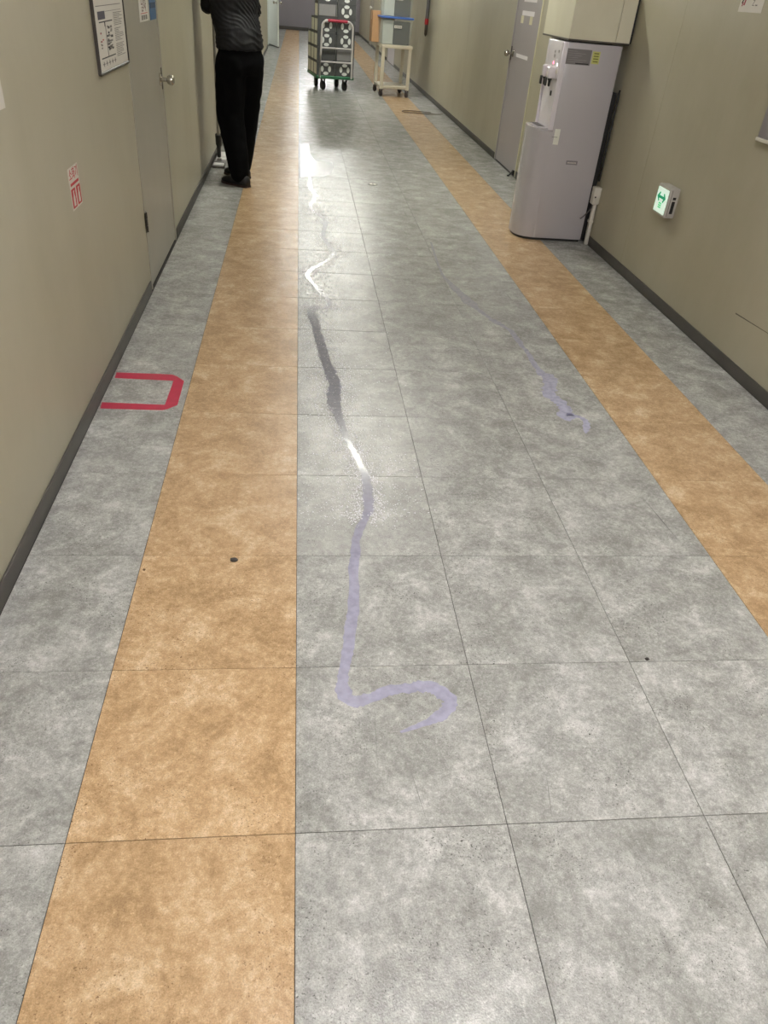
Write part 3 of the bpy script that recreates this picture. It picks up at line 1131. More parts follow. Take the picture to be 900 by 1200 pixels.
def ribbon(path, seed, jitter, z, per=8):
    rnd = random.Random(seed)
    pts = []
    for u, v, w in path:
        a = unproject(u, v)
        wm = (unproject(u + w, v) - a).length
        pts.append(Vector((a.x, a.y, wm)))
    sp = spline(pts, per)
    bm = bmesh.new()
    rows = []
    jl = jr = 0.0
    for i, p in enumerate(sp):
        d = sp[min(i + 1, len(sp) - 1)] - sp[max(i - 1, 0)]
        d.z = 0
        n = Vector((-d.y, d.x, 0)).normalized()
        w = max(p.z, 0.002)
        jl = jl * 0.5 + rnd.uniform(-jitter, jitter)
        jr = jr * 0.5 + rnd.uniform(-jitter, jitter)
        rows.append([bm.verts.new((p.x + n.x * w * (s + (jl if s > 0.9 else jr if s < -0.9 else 0)), p.y + n.y * w * (s + (jl if s > 0.9 else jr if s < -0.9 else 0)), z))
                     for s in (-1, -0.4, 0.4, 1)])
    for a, b in zip(rows, rows[1:]):
        for k in range(3):
            bm.faces.new((a[k], a[k + 1], b[k + 1], b[k]))
    return bm, sp


M_film = film_mat('liquid_film', rgb(212, 210, 240), rgb(164, 164, 172), 0.52, 0.75, 1.75, 2.3, rough=0.12)  # far tint greyer: wet floor, plus the dark ceiling's reflection painted in
bm, path_w = ribbon(TRAIL, 1, 0.22, 0.0012)
tag(obj('liquid_trail', bm, M_film, smooth=0), 'long winding wet trail, lavender hook at its near end', 'spill')
M_film2 = film_mat('liquid_film_faint', rgb(222, 222, 252), rgb(236, 236, 244), 0.6, 0.42, 2.8, 4.0, rough=0.25)
bm, _ = ribbon(TRAIL_B, 2, 0.3, 0.0012)
tag(obj('liquid_smear', bm, M_film2, smooth=0), 'faint lavender smear beside the right ochre lane', 'spill')

# clear wet patch at the far start of the trail
bm = bmesh.new()
wp = [(351, 170), (362, 168), (364, 182), (372, 188), (388, 190), (391, 196), (388, 204), (375, 208), (352, 208)]
vs = [bm.verts.new((unproject(u, v).x, unproject(u, v).y, 0.0009)) for u, v in wp]
bm.faces.new(vs)
M_wet = film_mat('clear_wet_film', rgb(200, 200, 205), rgb(200, 200, 205), 0.05, 0.05, 0, 1, rough=0.2, ior=1.28)
tag(obj('wet_patch', bm, M_wet, smooth=None), 'clear glossy wet patch at the far start of the trail', 'spill')

# raised white specks standing in for lamp glints off the floor's embossing
random.seed(11)
M_glint = mat('glint_speck', rgb(244, 244, 248), 0.05, spec=0.9, var=0.0)
verts, faces = [], []


def glint_speck(x, y, r):
    k = len(verts)
    h = r * 0.32
    ph = random.random() * 6.28
    for a in range(6):
        verts.append((x + r * math.cos(ph + a * PI / 3), y + r * math.sin(ph + a * PI / 3), 0.0013))
    for a in range(6):
        verts.append((x + r * 0.6 * math.cos(ph + a * PI / 3), y + r * 0.6 * math.sin(ph + a * PI / 3), 0.0013 + h * 0.7))
    verts.append((x, y, 0.0013 + h))
    for a in range(6):
        b = (a + 1) % 6
        faces.append((k + a, k + b, k + 6 + b, k + 6 + a))
        faces.append((k + 6 + a, k + 6 + b, k + 12))


far_pts = [p for p in path_w if p.y > 1.95]
for i in range(8000):
    p = random.choice(far_pts)
    s = 0.018 + 0.012 * (p.y > 2.6) if random.random() < 0.5 else 0.075
    x = p.x + random.choice((-1, 1)) * (p.z * random.uniform(0.85, 1.15) + abs(random.gauss(0.0, s)) * (1 + 0.2 * (p.y - 2))) 
    y = p.y + random.gauss(0, 0.02)
    if x < XL[2] + 0.004 or x > XL[2] + 0.62:
        continue
    glint_speck(x, y, random.uniform(0.0012, 0.0032) * (1 + 0.16 * (p.y - 2)))
for i in range(2500):          # a sparser scatter of painted glints beside it
    y = random.uniform(1.9, 5.6)
    glint_speck(XL[2] + abs(random.gauss(0.1, 0.11)) * (0.6 + 0.16 * y) + 0.004, y, random.uniform(0.0008, 0.002) * (1 + 0.15 * (y - 2)))
me = bpy.data.meshes.new('glint_specks')
me.from_pydata(verts, [], faces)
for p in me.polygons:
    p.use_smooth = True
o = obj('glint_specks', me, M_glint)
tag(o, 'white specks painted as lamp glints on the floor around the wet trail', 'glint_specks', kind='stuff')

# ------------------------------------------------------------------ small bits on the floor
def crumb(name, label, cat, u, v, size, m, flat=0.3, seed=0, rot=0.0):
    c = unproject(u, v)
    rnd = random.Random(seed)
    bm = bmesh.new()
    bmesh.ops.create_icosphere(bm, subdivisions=2, radius=1.0)
    for vv in bm.verts:
        k = 1 + 0.35 * noise.noise(vv.co * 1.7 + Vector((seed, 0, 0)))
        vv.co = Vector((vv.co.x * size[0] * k, vv.co.y * size[1] * k, max(vv.co.z, -0.75) * size[2] * k))
    zmin = min(vv.co.z for vv in bm.verts)
    bm.transform(Matrix.Translation((c.x, c.y, -zmin + 0.0003)) @ Matrix.Rotation(rot, 4, 'Z'))
    return tag(obj(name, bm, m, smooth=50), label, cat)


M_crumb = mat('dark_debris', rgb(52, 46, 40), 0.7)
crumb('debris_chip', 'small dark chip lying on the ochre lane', 'debris', 274, 657, (0.013, 0.009, 0.004), M_crumb, seed=3)
crumb('debris_crumb', 'black crumb on the cross joint of the grey tiles', 'debris', 758, 773, (0.006, 0.005, 0.003), M_crumb, seed=8)
crumb('brown_speck', 'tiny brown speck at the ochre lane edge', 'debris', 169, 668, (0.004, 0.005, 0.0015), mat('brown_bit', rgb(104, 78, 40), 0.7), seed=5)


def scratch(u0, v0, u1, v1, w, m):
    a, b = unproject(u0, v0), unproject(u1, v1)
    n = Vector((-(b - a).y, (b - a).x, 0)).normalized() * w / 2
    bm = bmesh.new()
    mid = (a + b) / 2
    for vs_ in ((a, mid + n, b, mid - n),):
        bm.faces.new([bm.verts.new((q.x, q.y, 0.0003)) for q in vs_])
    return obj('scratch', bm, m, floor, smooth=None)


M_scr = mat('scratch_dark', rgb(74, 74, 72), 0.6)
M_scr2 = mat('scratch_mid', rgb(120, 120, 116), 0.6)
for a in ((753, 583, 797, 636, 0.003, M_scr), (472, 245, 479, 257, 0.006, M_scr), (592, 343, 601, 353, 0.004, M_scr), (477, 890, 503, 971, 0.0016, M_scr2), (438, 822, 443, 905, 0.0015, M_scr2),
          (856, 800, 882, 850, 0.0015, M_scr2), (640, 905, 647, 960, 0.002, M_scr2), (433, 455, 436, 475, 0.003, M_scr2), (560, 845, 585, 870, 0.0012, M_scr2)):
    scratch(*a)

# two-lobed metal cap set in the floor
cap_c = unproject(437, 216)
fc = thing('floor_outlet', 'small oval metal cap set in the floor beyond the puddle trail', 'floor outlet', (cap_c.x, cap_c.y, 0.0004))
bm = bmesh.new()
lathe(bm, [(0.045, 0), (0.045, 0.002), (0.042, 0.003), (0.036, 0.003), (0.034, 0.0012), (0.001, 0.0012)], n=28)
obj('ring', bm, M_dsteel, fc)
for s in (-1, 1):
    bm = bmesh.new()
    prism(bm, [(s * (0.005 + 0.027 * max(0, math.cos(a))), 0.03 * math.sin(a)) for a in [(-PI / 2) + PI * k / 8 for k in range(9)]], 0.0012, 0.0026)
    obj('lobe', bm, M_offw, fc)

# loop of thin wire by the right wall
bm = bmesh.new()
w0 = [unproject(u, v) for u, v in ((519, 134), (512, 134.5), (500, 134), (488, 133), (475, 132), (471, 130.5), (476, 129.8), (490, 131), (505, 132.5))]
tube(bm, spline([(q.x, q.y, 0.006) for q in w0], 5), 0.005, n=6)
tag(obj('wire_loop', bm, mat('wire_brown', rgb(88, 62, 46), 0.5)), 'brown loop of wire on the floor near the right wall', 'wire')

# ------------------------------------------------------------------ hanging baton on the right wall
hb = thing('hanging_baton', 'dark grey baton with a red band hanging on the right wall', 'baton', (XWR - 0.03, 14.72, 0.83))
bm = bmesh.new()
cyl(bm, (0, 0, 0.25), (0.01, 0, 1.2), 0.03, 0.028, n=14)
obj('shaft', bm, mat('baton_grey', rgb(86, 84, 84), 0.5), hb)
bm = bmesh.new()
cyl(bm, (0, 0, 0.17), (0, 0, 0.25), 0.034, n=14)
obj('band', bm, mat('baton_red', rgb(168, 30, 40), 0.5), hb)
bm = bmesh.new()
lathe(bm, [(0.005, 0.0), (0.024, 0.03), (0.028, 0.17)], n=14)
obj('tip', bm, M_dsteel, hb)
bm = bmesh.new()
cyl(bm, (0.0, 0, 1.2), (0.03, 0, 1.22), 0.006, n=8)
obj('hook', bm, M_steel, hb)

# ------------------------------------------------------------------ trolley with crates
CART = (0.285, 13.86)
CYAW = math.radians(9)
tr = thing('platform_trolley', 'platform trolley with green deck, loop handle with red grip and black casters', 'trolley', (CART[0], CART[1], 0), CYAW)
DW, DD, DZ0, DZ1 = 0.62, 0.90, 0.17, 0.215
M_gdeck = mat('green_deck', rgb(42, 104, 72), 0.45, var=0.1)
M_tube = mat('handle_tube', rgb(196, 192, 190), 0.3, metal=0.2)
bm = bmesh.new()
box(bm, (0, 0, DZ0), (DW, DD, DZ1), bev=0.012, seg=3)
obj('deck', bm, M_gdeck, tr)
bm = bmesh.new()
hx0, hx1, hy, hz = 0.05, 0.575, -0.02, 0.965
arc = [(hx0, hy, 0.19), (hx0, hy, 0.5), (hx0 + 0.02, hy, hz - 0.09)]
pts = [(hx0 - 0.0, hy, 0.19), (hx0 + 0.01, hy, 0.5), (hx0 + 0.02, hy, 0.86)]
for k in range(1, 8):
    a = PI - k * (PI / 2) / 7
    pts.append((hx0 + 0.02 + 0.09 + 0.09 * math.cos(a), hy, hz - 0.09 + 0.09 * math.sin(a)))
for k in range(0, 8):
    a = PI / 2 - k * (PI / 2) / 7
    pts.append((hx1 - 0.01 - 0.09 + 0.09 * math.cos(a), hy, hz - 0.09 + 0.09 * math.sin(a)))
pts += [(hx1 - 0.005, hy, 0.5), (hx1, hy, 0.19)]
tube(bm, pts, 0.016, n=10)
hd = obj('handle', bm, M_tube, tr)
bm = bmesh.new()
cyl(bm, (hx0 + 0.11, hy, hz), (hx1 - 0.10, hy, hz), 0.021, n=12)
obj('grip', bm, mat('grip_red', rgb(150, 26, 52), 0.5), hd)
for z in (0.60, 0.41):
    bm = bmesh.new()
    cyl(bm, (hx0 + 0.012, hy, z), (hx1 - 0.006, hy, z), 0.013, n=10)
    obj('crossbar', bm, M_tube, hd)


def caster(parent, x, y, top, r=0.05, m=M_black, wheel_m=None, ang=0.3):
    bm = bmesh.new()
    M = Matrix.Translation((x, y, 0)) @ Matrix.Rotation(ang, 4, 'Z')
    w = r * 0.42
    box(bm, (-r * 0.6, -r * 0.6, top - 0.008), (r * 0.6, r * 0.6, top - 0.0005), bev=0.001, M=M)
    box(bm, (-w - 0.004, -r * 0.15, r * 0.8), (-w, r * 0.75, top - 0.007), bev=0.001, M=M)
    box(bm, (w, -r * 0.15, r * 0.8), (w + 0.004, r * 0.75, top - 0.007), bev=0.001, M=M)
    c = obj('caster', bm, m, parent)
    bm = bmesh.new()
    lathe(bm, [(r * 0.3, -w), (r * 0.85, -w), (r, -w * 0.6), (r, w * 0.6), (r * 0.85, w), (r * 0.3, w)],
          M @ Matrix.Translation((0, r * 0.3, r + 0.0005)) @ Matrix.Rotation(PI / 2, 4, 'Y'), n=18)
    obj('wheel', bm, wheel_m or m, c)
    return c


for (x, y, a) in ((0.14, 0.12, 0.3), (0.50, 0.12, 0.2), (0.10, 0.56, 0.0), (0.46, 0.60, 0.0)):
    caster(tr, x, y, DZ0, r=0.066, ang=a)

# crates
CW, CD, CH = 0.30, 0.285, 0.197
M_crate = mat('crate_dark', rgb(66, 68, 68), 0.55, var=0.08)
M_crate_l = mat('crate_pale', rgb(216, 218, 202), 0.6, var=0.05)
M_crate_w = mat('crate_white_stuff', rgb(206, 210, 206), 0.6, var=0.08, scale=20)


def crate(pattern):
    t = thing('crate', '', 'crate')
    bm = bmesh.new()
    th = 0.008
    g = 0.002
    for a, b in (((g, g, 0), (CW - g, CD - g, th)), ((g, g, 0), (CW - g, g + th, CH - 0.01)), ((g, CD - g - th, 0), (CW - g, CD - g, CH - 0.01)),
                 ((g, g, 0), (g + th, CD - g, CH - 0.01)), ((CW - g - th, g, 0), (CW - g, CD - g, CH - 0.01))):
        box(bm, a, b, bev=0.001)
    obj('body', bm, M_crate, t)
    bm = bmesh.new()
    for a, b in (((0, 0, CH - 0.02), (CW, 0.012, CH - 0.001)), ((0, CD - 0.012, CH - 0.02), (CW, CD, CH - 0.001)), ((0, 0.012, CH - 0.02), (0.012, CD - 0.012, CH - 0.001)),
                 ((CW - 0.012, 0.012, CH - 0.02), (CW, CD - 0.012, CH - 0.001))):
        box(bm, a, b, bev=0.002)
    obj('rim', bm, M_crate, t)
    if pattern == 'petals':
        bm = bmesh.new()
        cx, cz = CW * 0.5, CH * 0.47
        for k in range(4):
            a = k * PI / 2
            ctr = Vector((cx + 0.060 * math.cos(a), 0, cz + 0.060 * math.sin(a)))
            tn = Vector((-math.sin(a), 0, math.cos(a)))
            rd = Vector((math.cos(a), 0, math.sin(a)))
            ring = [ctr + tn * 0.043 * math.cos(q) + rd * 0.024 * math.sin(q) for q in [2 * PI * i / 10 for i in range(10)]]
            A = [bm.verts.new((v.x, -0.0015, v.z)) for v in ring]
            B = [bm.verts.new((v.x, 0.004, v.z)) for v in ring]
            bm.faces.new(A)
            for i in range(10):
                bm.faces.new((A[i], B[i], B[(i + 1) % 10], A[(i + 1) % 10]))
        obj('vent_petals', bm, M_crate_w, t, smooth=None)
    elif pattern == 'pale':
        bm = bmesh.new()
        box(bm, (0.02, -0.001, 0.02), (CW - 0.02, 0.003, CH - 0.03), bev=0.001)
        obj('pale_front', bm, mat('crate_grey_front', rgb(122, 122, 122), 0.6), t)
    # pale ribbed side panels facing the left
    for k in range(2):
        bm = bmesh.new()
        y0 = 0.03 + k * (CD - 0.04) / 2
        box(bm, (-0.001, y0, 0.012), (0.004, y0 + (CD - 0.075) / 2, CH - 0.028), bev=0.001)
        obj('side_rib_panel', bm, M_crate_l, t)
    return t


protos = {k: None for k in ('petals', 'plain', 'pale')}


def place_crate(pattern, x, y, z, label):
    if protos[pattern] is None:
        t = protos[pattern] = crate(pattern)
    else:
        t = copy_tree(protos[pattern])
    R2 = Matrix.Rotation(CYAW, 4, 'Z')
    p = Vector((CART[0], CART[1], 0)) + (R2 @ Vector((x, y, 0)))
    t.location = (p.x, p.y, z)
    t.rotation_euler = (0, 0, CYAW)
    t['label'] = label
    t['group'] = 'crates on the green trolley'
    return t


ORD = ['bottom', 'second from the bottom', 'third from the bottom', 'fourth from the bottom', 'fifth from the bottom', 'topmost']
patL = ['petals', 'plain', 'petals', 'petals', 'pale', 'petals']
patR = ['petals', 'pale', 'petals', 'petals', 'petals', 'petals']
for k in range(6):
    z = DZ1 + 0.0005 + k * CH
    place_crate(patL[k], 0.005, 0.012, z, 'dark grey crate, %s of the front left stack behind the trolley handle' % ORD[k])
    place_crate(patR[k], 0.312, 0.012, z, 'dark grey crate, %s of the front right stack behind the trolley handle' % ORD[k])
OM = ['bottom', 'second from the bottom', 'third from the bottom', 'topmost']
for k in range(4):
    place_crate('plain', 0.005, 0.012 + CD + 0.004, DZ1 + 0.0005 + k * CH, 'pale-sided crate, %s of the four-high middle stack on the trolley' % OM[k])
for k, w in enumerate(('bottom', 'middle', 'topmost')):
    place_crate('plain', 0.005, 0.012 + 2 * (CD + 0.004), DZ1 + 0.0005 + k * CH, 'pale-sided crate, %s of the three-high rear stack on the trolley' % w)

# ------------------------------------------------------------------ cream cart with boxes
RX, RY = 1.315, 13.72
rk = thing('utility_cart', 'cream two-tier cart on casters by the right wall', 'cart', (RX, RY, 0), math.radians(4))
M_cream = mat('cream_metal', rgb(206, 198, 178), 0.4, var=0.04)
RW, RD = 0.47, 0.66
bm = bmesh.new()
box(bm, (-0.012, -0.012, 0.675), (RW + 0.012, RD + 0.012, 0.722), bev=0.004, seg=2)
obj('top_shelf', bm, M_cream, rk)
bm = bmesh.new()
box(bm, (0.0, 0.0, 0.115), (RW, RD, 0.15), bev=0.004, seg=2)
obj('lower_shelf', bm, M_cream, rk)
for x in (0.02, RW - 0.02):
    for y in (0.02, RD - 0.02):
        bm = bmesh.new()
        box(bm, (x - 0.024, y - 0.024, 0.10), (x + 0.024, y + 0.024, 0.70), bev=0.003)
        obj('leg', bm, M_cream, rk)
        caster(rk, x, y - 0.01, 0.105, r=0.042, m=mat('caster_dark', rgb(52, 42, 38), 0.5), ang=0.4)

M_clear = mat('clear_bin', rgb(206, 212, 208), 0.15, var=0.01, alpha=0.13)
M_blid = mat('blue_lid', rgb(72, 110, 190), 0.3, var=0.04)


def bin_box(label, x, y, z, w, d, h):
    t = thing('storage_bin', label, 'storage bin', (x, y, z), math.radians(4), group='clear bins on the cream cart')
    bm = bmesh.new()
    tp = 0.018
    th = 0.004
    # tapered shell
    def ring(zz, k, inset):
        e = tp * (1 - k) + inset
        return [(e, e, zz), (w - e, e, zz), (w - e, d - e, zz), (e, d - e, zz)]
    A = [bm.verts.new(v) for v in ring(0.0, 0, 0)]
    B = [bm.verts.new(v) for v in ring(h - 0.025, 1, 0)]
    Ci = [bm.verts.new(v) for v in ring(h - 0.025, 1, th)]
    Di = [bm.verts.new(v) for v in ring(th, 0, th)]
    bm.faces.new(A[::-1])
    bm.faces.new(Di)
    for P_, Q_ in ((A, B), (B, Ci), (Ci, Di)):
        for i in range(4):
            bm.faces.new((P_[i], P_[(i + 1) % 4], Q_[(i + 1) % 4], Q_[i]))
    obj('shell', bm, M_clear, t, smooth=None)
    bm = bmesh.new()
    box(bm, (-0.015, -0.015, h - 0.026), (w + 0.015, d + 0.015, h), bev=0.008, seg=2)
    obj('lid', bm, M_blid, t)
    bm = bmesh.new()
    box(bm, (w * 0.41, 0.03, 0.006), (w - 0.03, d - 0.03, h - 0.06), bev=0.004)
    obj('dark_contents', bm, mat('bin_dark', rgb(36, 36, 40), 0.6), t)
    bm = bmesh.new()
    box(bm, (0.03, 0.03, 0.006), (w * 0.40, d - 0.03, h - 0.05), bev=0.004)
    obj('pale_contents', bm, mat('bin_pale', rgb(196, 202, 194), 0.6), t)
    bm = bmesh.new()
    box(bm, (w * 0.42, 0.0, h * 0.60), (w * 0.66, 0.016, h * 0.70))
    lb = obj('label_card', bm, M_paper, t)
    bm = bmesh.new()
    for k in range(5):
        box(bm, (w * 0.44 + k * w * 0.042, -0.001, h * 0.63), (w * 0.44 + (k + 0.7) * w * 0.042, 0.0, h * 0.67))
    obj('lettering', bm, M_greyink, lb)
    return t


bin_box('clear storage bin with blue lid, lower of the two on the cream cart', RX - 0.035, RY + 0.02, 0.7225, 0.49, 0.36, 0.37)
bin_box('clear storage bin stacked on top of the other bin on the cream cart', RX - 0.035, RY + 0.03, 1.0930, 0.475, 0.34, 0.36)
cb = thing('cardboard_box', 'brown cardboard box behind the bins on the cream cart', 'box', (RX - 0.15, RY + 0.395, 0.7225), math.radians(4))
bm = bmesh.new()
box(bm, (0, 0, 0), (0.36, 0.25, 0.42), bev=0.004)
obj('carton', bm, mat('cardboard', rgb(186, 146, 106), 0.8), cb)
bm = bmesh.new()
box(bm, (-0.0008, 0.1, 0.30), (0.3605, 0.15, 0.4208))
obj('packing_tape', bm, mat('carton_tape', rgb(206, 176, 138), 0.3), cb)

# ------------------------------------------------------------------ person with a mop
def remeshed(bm, name, voxel, smooth_iter=4):
    me = bpy.data.meshes.new(name + '_src')
    bm.to_mesh(me)
    bm.free()
    t = bpy.data.objects.new(name + '_src', me)
    C.objects.link(t)
    md = t.modifiers.new('r', 'REMESH')
    md.mode = 'VOXEL'
    md.voxel_size = voxel
    ms = t.modifiers.new('s', 'SMOOTH')
    ms.factor = 0.5
    ms.iterations = smooth_iter
    dg = bpy.context.evaluated_depsgraph_get()
    out = bpy.data.meshes.new_from_object(t.evaluated_get(dg))
    bpy.data.objects.remove(t)
    for p in out.polygons:
        p.use_smooth = True
    return out


def blob(bm, c, r, sc=(1, 1, 1), M=None):
    t = bmesh.new()
    bmesh.ops.create_icosphere(t, subdivisions=3, radius=r)
    t.transform(Matrix.Translation(c) @ (M if M is not None else Matrix.Identity(4)) @ Matrix.Diagonal((*sc, 1)))
    merge(bm, t)


def limb(bm, pts, rad, n=16, per=5):
    """closed tapering limb with round ends"""
    P = [Vector((*p, )) for p in pts]
    sp = spline(P, per)
    m = len(sp) - 1
    rr = []
    for i in range(len(sp)):
        t = i / m * (len(P) - 1)
        k = min(int(t), len(P) - 2)
        rr.append(rad[k] + (rad[k + 1] - rad[k]) * (t - k))
    tube(bm, sp, rr, n=n)
    blob(bm, sp[0], rr[0] * 0.99)
    blob(bm, sp[-1], rr[-1] * 0.99)


PF = Vector((-0.643, 0.766, 0)).normalized()     # facing
PR = Vector((PF.y, -PF.x, 0))                    # the person's right


def loft(bm, secs, n=24):
    """secs: centre, half width along the person's right, half depth along facing"""
    rings = []
    for c, a, b in secs:
        c = Vector(c)
        rings.append([bm.verts.new(c + PR * a * math.cos(2 * PI * k / n) + PF * b * math.sin(2 * PI * k / n)) for k in range(n)])
    for A, B in zip(rings, rings[1:]):
        for k in range(n):
            bm.faces.new((A[k], A[(k + 1) % n], B[(k + 1) % n], B[k]))
    bm.faces.new(rings[0][::-1])
    bm.faces.new(rings[-1])


PC = Vector((-0.452, 6.80, 0))
HIP_L, KNEE_L, ANK_L = PC - PR * 0.088 + Vector((0, 0, 0.90)), Vector((-0.545, 6.80, 0.52)), Vector((-0.478, 6.70, 0.10))
HIP_R, KNEE_R, ANK_R = PC + PR * 0.088 + Vector((0, 0, 0.90)), Vector((-0.425, 6.96, 0.52)), Vector((-0.475, 7.02, 0.10))
CH_ = PC + PF * 0.06
SH = PC + PF * 0.10
SH_L, SH_R = SH - PR * 0.165 + Vector((0, 0, 1.39)), SH + PR * 0.165 + Vector((0, 0, 1.39))
EL_L, HA_L = Vector((-0.688, 6.88, 1.225)), Vector((-0.69, 7.11, 1.40))
EL_R, HA_R = Vector((-0.36, 7.04, 1.20)), Vector((-0.64, 7.12, 1.29))
HEAD = SH + PF * 0.07 + Vector((0, 0, 1.60))

pole_a, pole_b = Vector((-0.716, 7.50, 0.05)), Vector((-0.668, 7.08, 1.47))

# the body: one continuous figure, clothed below
bm = bmesh.new()
loft(bm, [(PC + Vector((0, 0, 0.86)), 0.10, 0.07), (PC + Vector((0, 0, 0.95)), 0.15, 0.10), (PC + PF * 0.02 + Vector((0, 0, 1.08)), 0.13, 0.09), (CH_ + Vector((0, 0, 1.25)), 0.15, 0.10), (SH + Vector((0, 0, 1.38)), 0.14, 0.08), (SH + PF * 0.02 + Vector((0, 0, 1.44)), 0.06, 0.06)])
limb(bm, [SH + Vector((0, 0, 1.40)), SH + PF * 0.04 + Vector((0, 0, 1.50))], [0.055, 0.05])
blob(bm, HEAD + Vector((0, 0, 0.015)), 0.1, (0.76, 0.92, 1.12), Matrix.Rotation(math.radians(40), 4, 'Z'))
blob(bm, HEAD + PF * 0.05 + Vector((0, 0, -0.06)), 0.055, (0.9, 0.9, 0.8))
blob(bm, HEAD + PF * 0.098 + Vector((0, 0, -0.015)), 0.017, (0.8, 1, 1.5))
for s in (-1, 1):
    blob(bm, HEAD + PR * s * 0.078 + Vector((0, 0, -0.005)), 0.022, (0.6, 1, 1.4))
for a in ((HIP_L, KNEE_L, ANK_L), (HIP_R, KNEE_R, ANK_R)):
    limb(bm, a, [0.075, 0.05, 0.035])
    limb(bm, [a[2], a[2] + Vector((0, 0, -0.055)) + PF * 0.02, a[2] + PF * 0.14 + Vector((0, 0, -0.075))], [0.034, 0.032, 0.022])
for a in ((SH_L, EL_L, HA_L), (SH_R, EL_R, HA_R)):
    limb(bm, a, [0.045, 0.036, 0.026])
    h_ = a[2]
    d = (h_ - a[1]).normalized()
    q = pole_a + (pole_b - pole_a) * ((h_.z - pole_a.z) / (pole_b.z - pole_a.z))
    blob(bm, h_ + d * 0.03, 0.033, (0.9, 1.1, 1.0))
    side = 1 if a[0] == SH_L else -1
    for k in range(4):                                  # four fingers round the pole
        z = 0.028 - 0.018 * k
        r_ = 0.026
        c = q + Vector((0, 0, z))
        ln = (0.9, 1.0, 0.95, 0.78)[k]
        pts = [h_ + d * 0.03 + Vector((0, 0, z * 0.8))]
        for t in (0.15, 0.5, 0.85):
            ang = -PI * 0.75 + side * 0.3 + t * PI * 1.25 * ln
            pts.append(c + Vector((math.cos(ang), math.sin(ang), 0)) * r_)
        limb(bm, pts, [0.010, 0.0095, 0.009, 0.008], n=8, per=3)
    limb(bm, [h_ + d * 0.01 + Vector((0, 0, 0.02)), q + Vector((0.024, -0.012, 0.04)), q + Vector((0.012, 0.024, 0.046))], [0.011, 0.010, 0.008], n=8, per=3)
me = remeshed(bm, 'person', 0.009, 2)
M_skin = mat('skin', rgb(206, 160, 132), 0.5, var=0.05)
person = obj('person', me, M_skin)
tag(person, 'person in black jacket and trousers holding a mop, seen from behind', 'person')

# trousers
bm = bmesh.new()
loft(bm, [(PC + Vector((0, 0, 0.80)), 0.165, 0.105), (PC + Vector((0, 0, 0.88)), 0.192, 0.128), (PC + Vector((0, 0, 0.96)), 0.188, 0.122), (PC + Vector((0, 0, 1.04)), 0.17, 0.108)])
limb(bm, [HIP_L + Vector((0, 0, -0.02)), HIP_L * 0.5 + KNEE_L * 0.5, KNEE_L, ANK_L * 0.5 + KNEE_L * 0.5, ANK_L + Vector((0.0, 0.0, 0.0))], [0.12, 0.118, 0.110, 0.100, 0.080])
limb(bm, [HIP_R + Vector((0, 0, -0.02)), HIP_R * 0.5 + KNEE_R * 0.5, KNEE_R, ANK_R * 0.5 + KNEE_R * 0.5, ANK_R + Vector((0.0, 0.0, 0.0))], [0.12, 0.115, 0.104, 0.094, 0.076])
me = remeshed(bm, 'trousers', 0.012, 4)
for v in me.vertices:
    w = noise.noise(Vector((v.co.x * 9, v.co.y * 9, v.co.z * 16))) * 0.006
    v.co += v.normal * w
M_trou = mat('black_trousers', rgb(7, 7, 8), 0.95, spec=0.08, var=0.1)
trousers = obj('trousers', me, M_trou, person)
# jacket with sleeves
bm = bmesh.new()
loft(bm, [(PC + Vector((0, 0, 0.965)), 0.198, 0.132), (PC + Vector((0, 0, 1.0)), 0.203, 0.138), (PC + PF * 0.01 + Vector((0, 0, 1.08)), 0.195, 0.135), (CH_ + Vector((0, 0, 1.2)), 0.2, 0.135),
          (CH_ + Vector((0, 0, 1.30)), 0.205, 0.135), (SH + Vector((0, 0, 1.40)), 0.175, 0.105), (SH + PF * 0.02 + Vector((0, 0, 1.465)), 0.075, 0.075)])
for a in ((SH_L, EL_L, HA_L), (SH_R, EL_R, HA_R)):
    limb(bm, [a[0] + Vector((0, 0, -0.02)), a[0] * 0.5 + a[1] * 0.5, a[1], a[1] * 0.45 + a[2] * 0.55, a[2] * 0.97 + a[1] * 0.03], [0.074, 0.066, 0.055, 0.05, 0.04])
me = remeshed(bm, 'jacket', 0.0075, 3)
for v in me.vertices:
    c = v.co
    sl = (c - PC).dot(PR)
    t = c.z * 80 + sl * (75 if c.z > 1.12 else 22) + 7.0 * noise.noise(c * 6)
    amp = 0.0042 * (0.4 + 0.6 * max(0, min(1, (sl + 0.1) / 0.2)))
    v.co += v.normal * ((1 - 2 * abs(math.sin(t))) * amp + noise.noise(c * 14) * 0.005)
M_jack = mat('charcoal_jacket', rgb(21, 21, 23), 0.65, spec=0.2, var=0.15, bump=0.15, bscale=180)
jacket = obj('jacket', me, M_jack, person)

# hair and face details
bm = bmesh.new()
blob(bm, HEAD + Vector((0, 0, 0.035)) - PF * 0.014, 0.106, (0.78, 0.93, 1.06), Matrix.Rotation(math.radians(40), 4, 'Z'))
for v in list(bm.verts):
    r_ = v.co - HEAD
    if r_.dot(PF) > 0.035 and r_.z < 0.07:
        v.co -= PF * min(0.06, (r_.dot(PF) - 0.035) * 1.1)
    v.co += v.normal * noise.noise(v.co * 40) * 0.004
obj('hair', bm, mat('black_hair', rgb(24, 21, 20), 0.5, var=0.2, scale=60), person, smooth=0)
for s in (-1, 1):
    bm = bmesh.new()
    blob(bm, HEAD + PF * 0.083 + PR * s * 0.03 + Vector((0, 0, 0.012)), 0.011, (1, 1, 0.6))
    obj('eye', bm, mat('eye_dark', rgb(40, 34, 30), 0.3), person, smooth=0)
bm = bmesh.new()
blob(bm, HEAD + PF * 0.092 + Vector((0, 0, -0.062)), 0.02, (1, 0.5, 0.35), Matrix.Rotation(math.radians(40), 4, 'Z'))
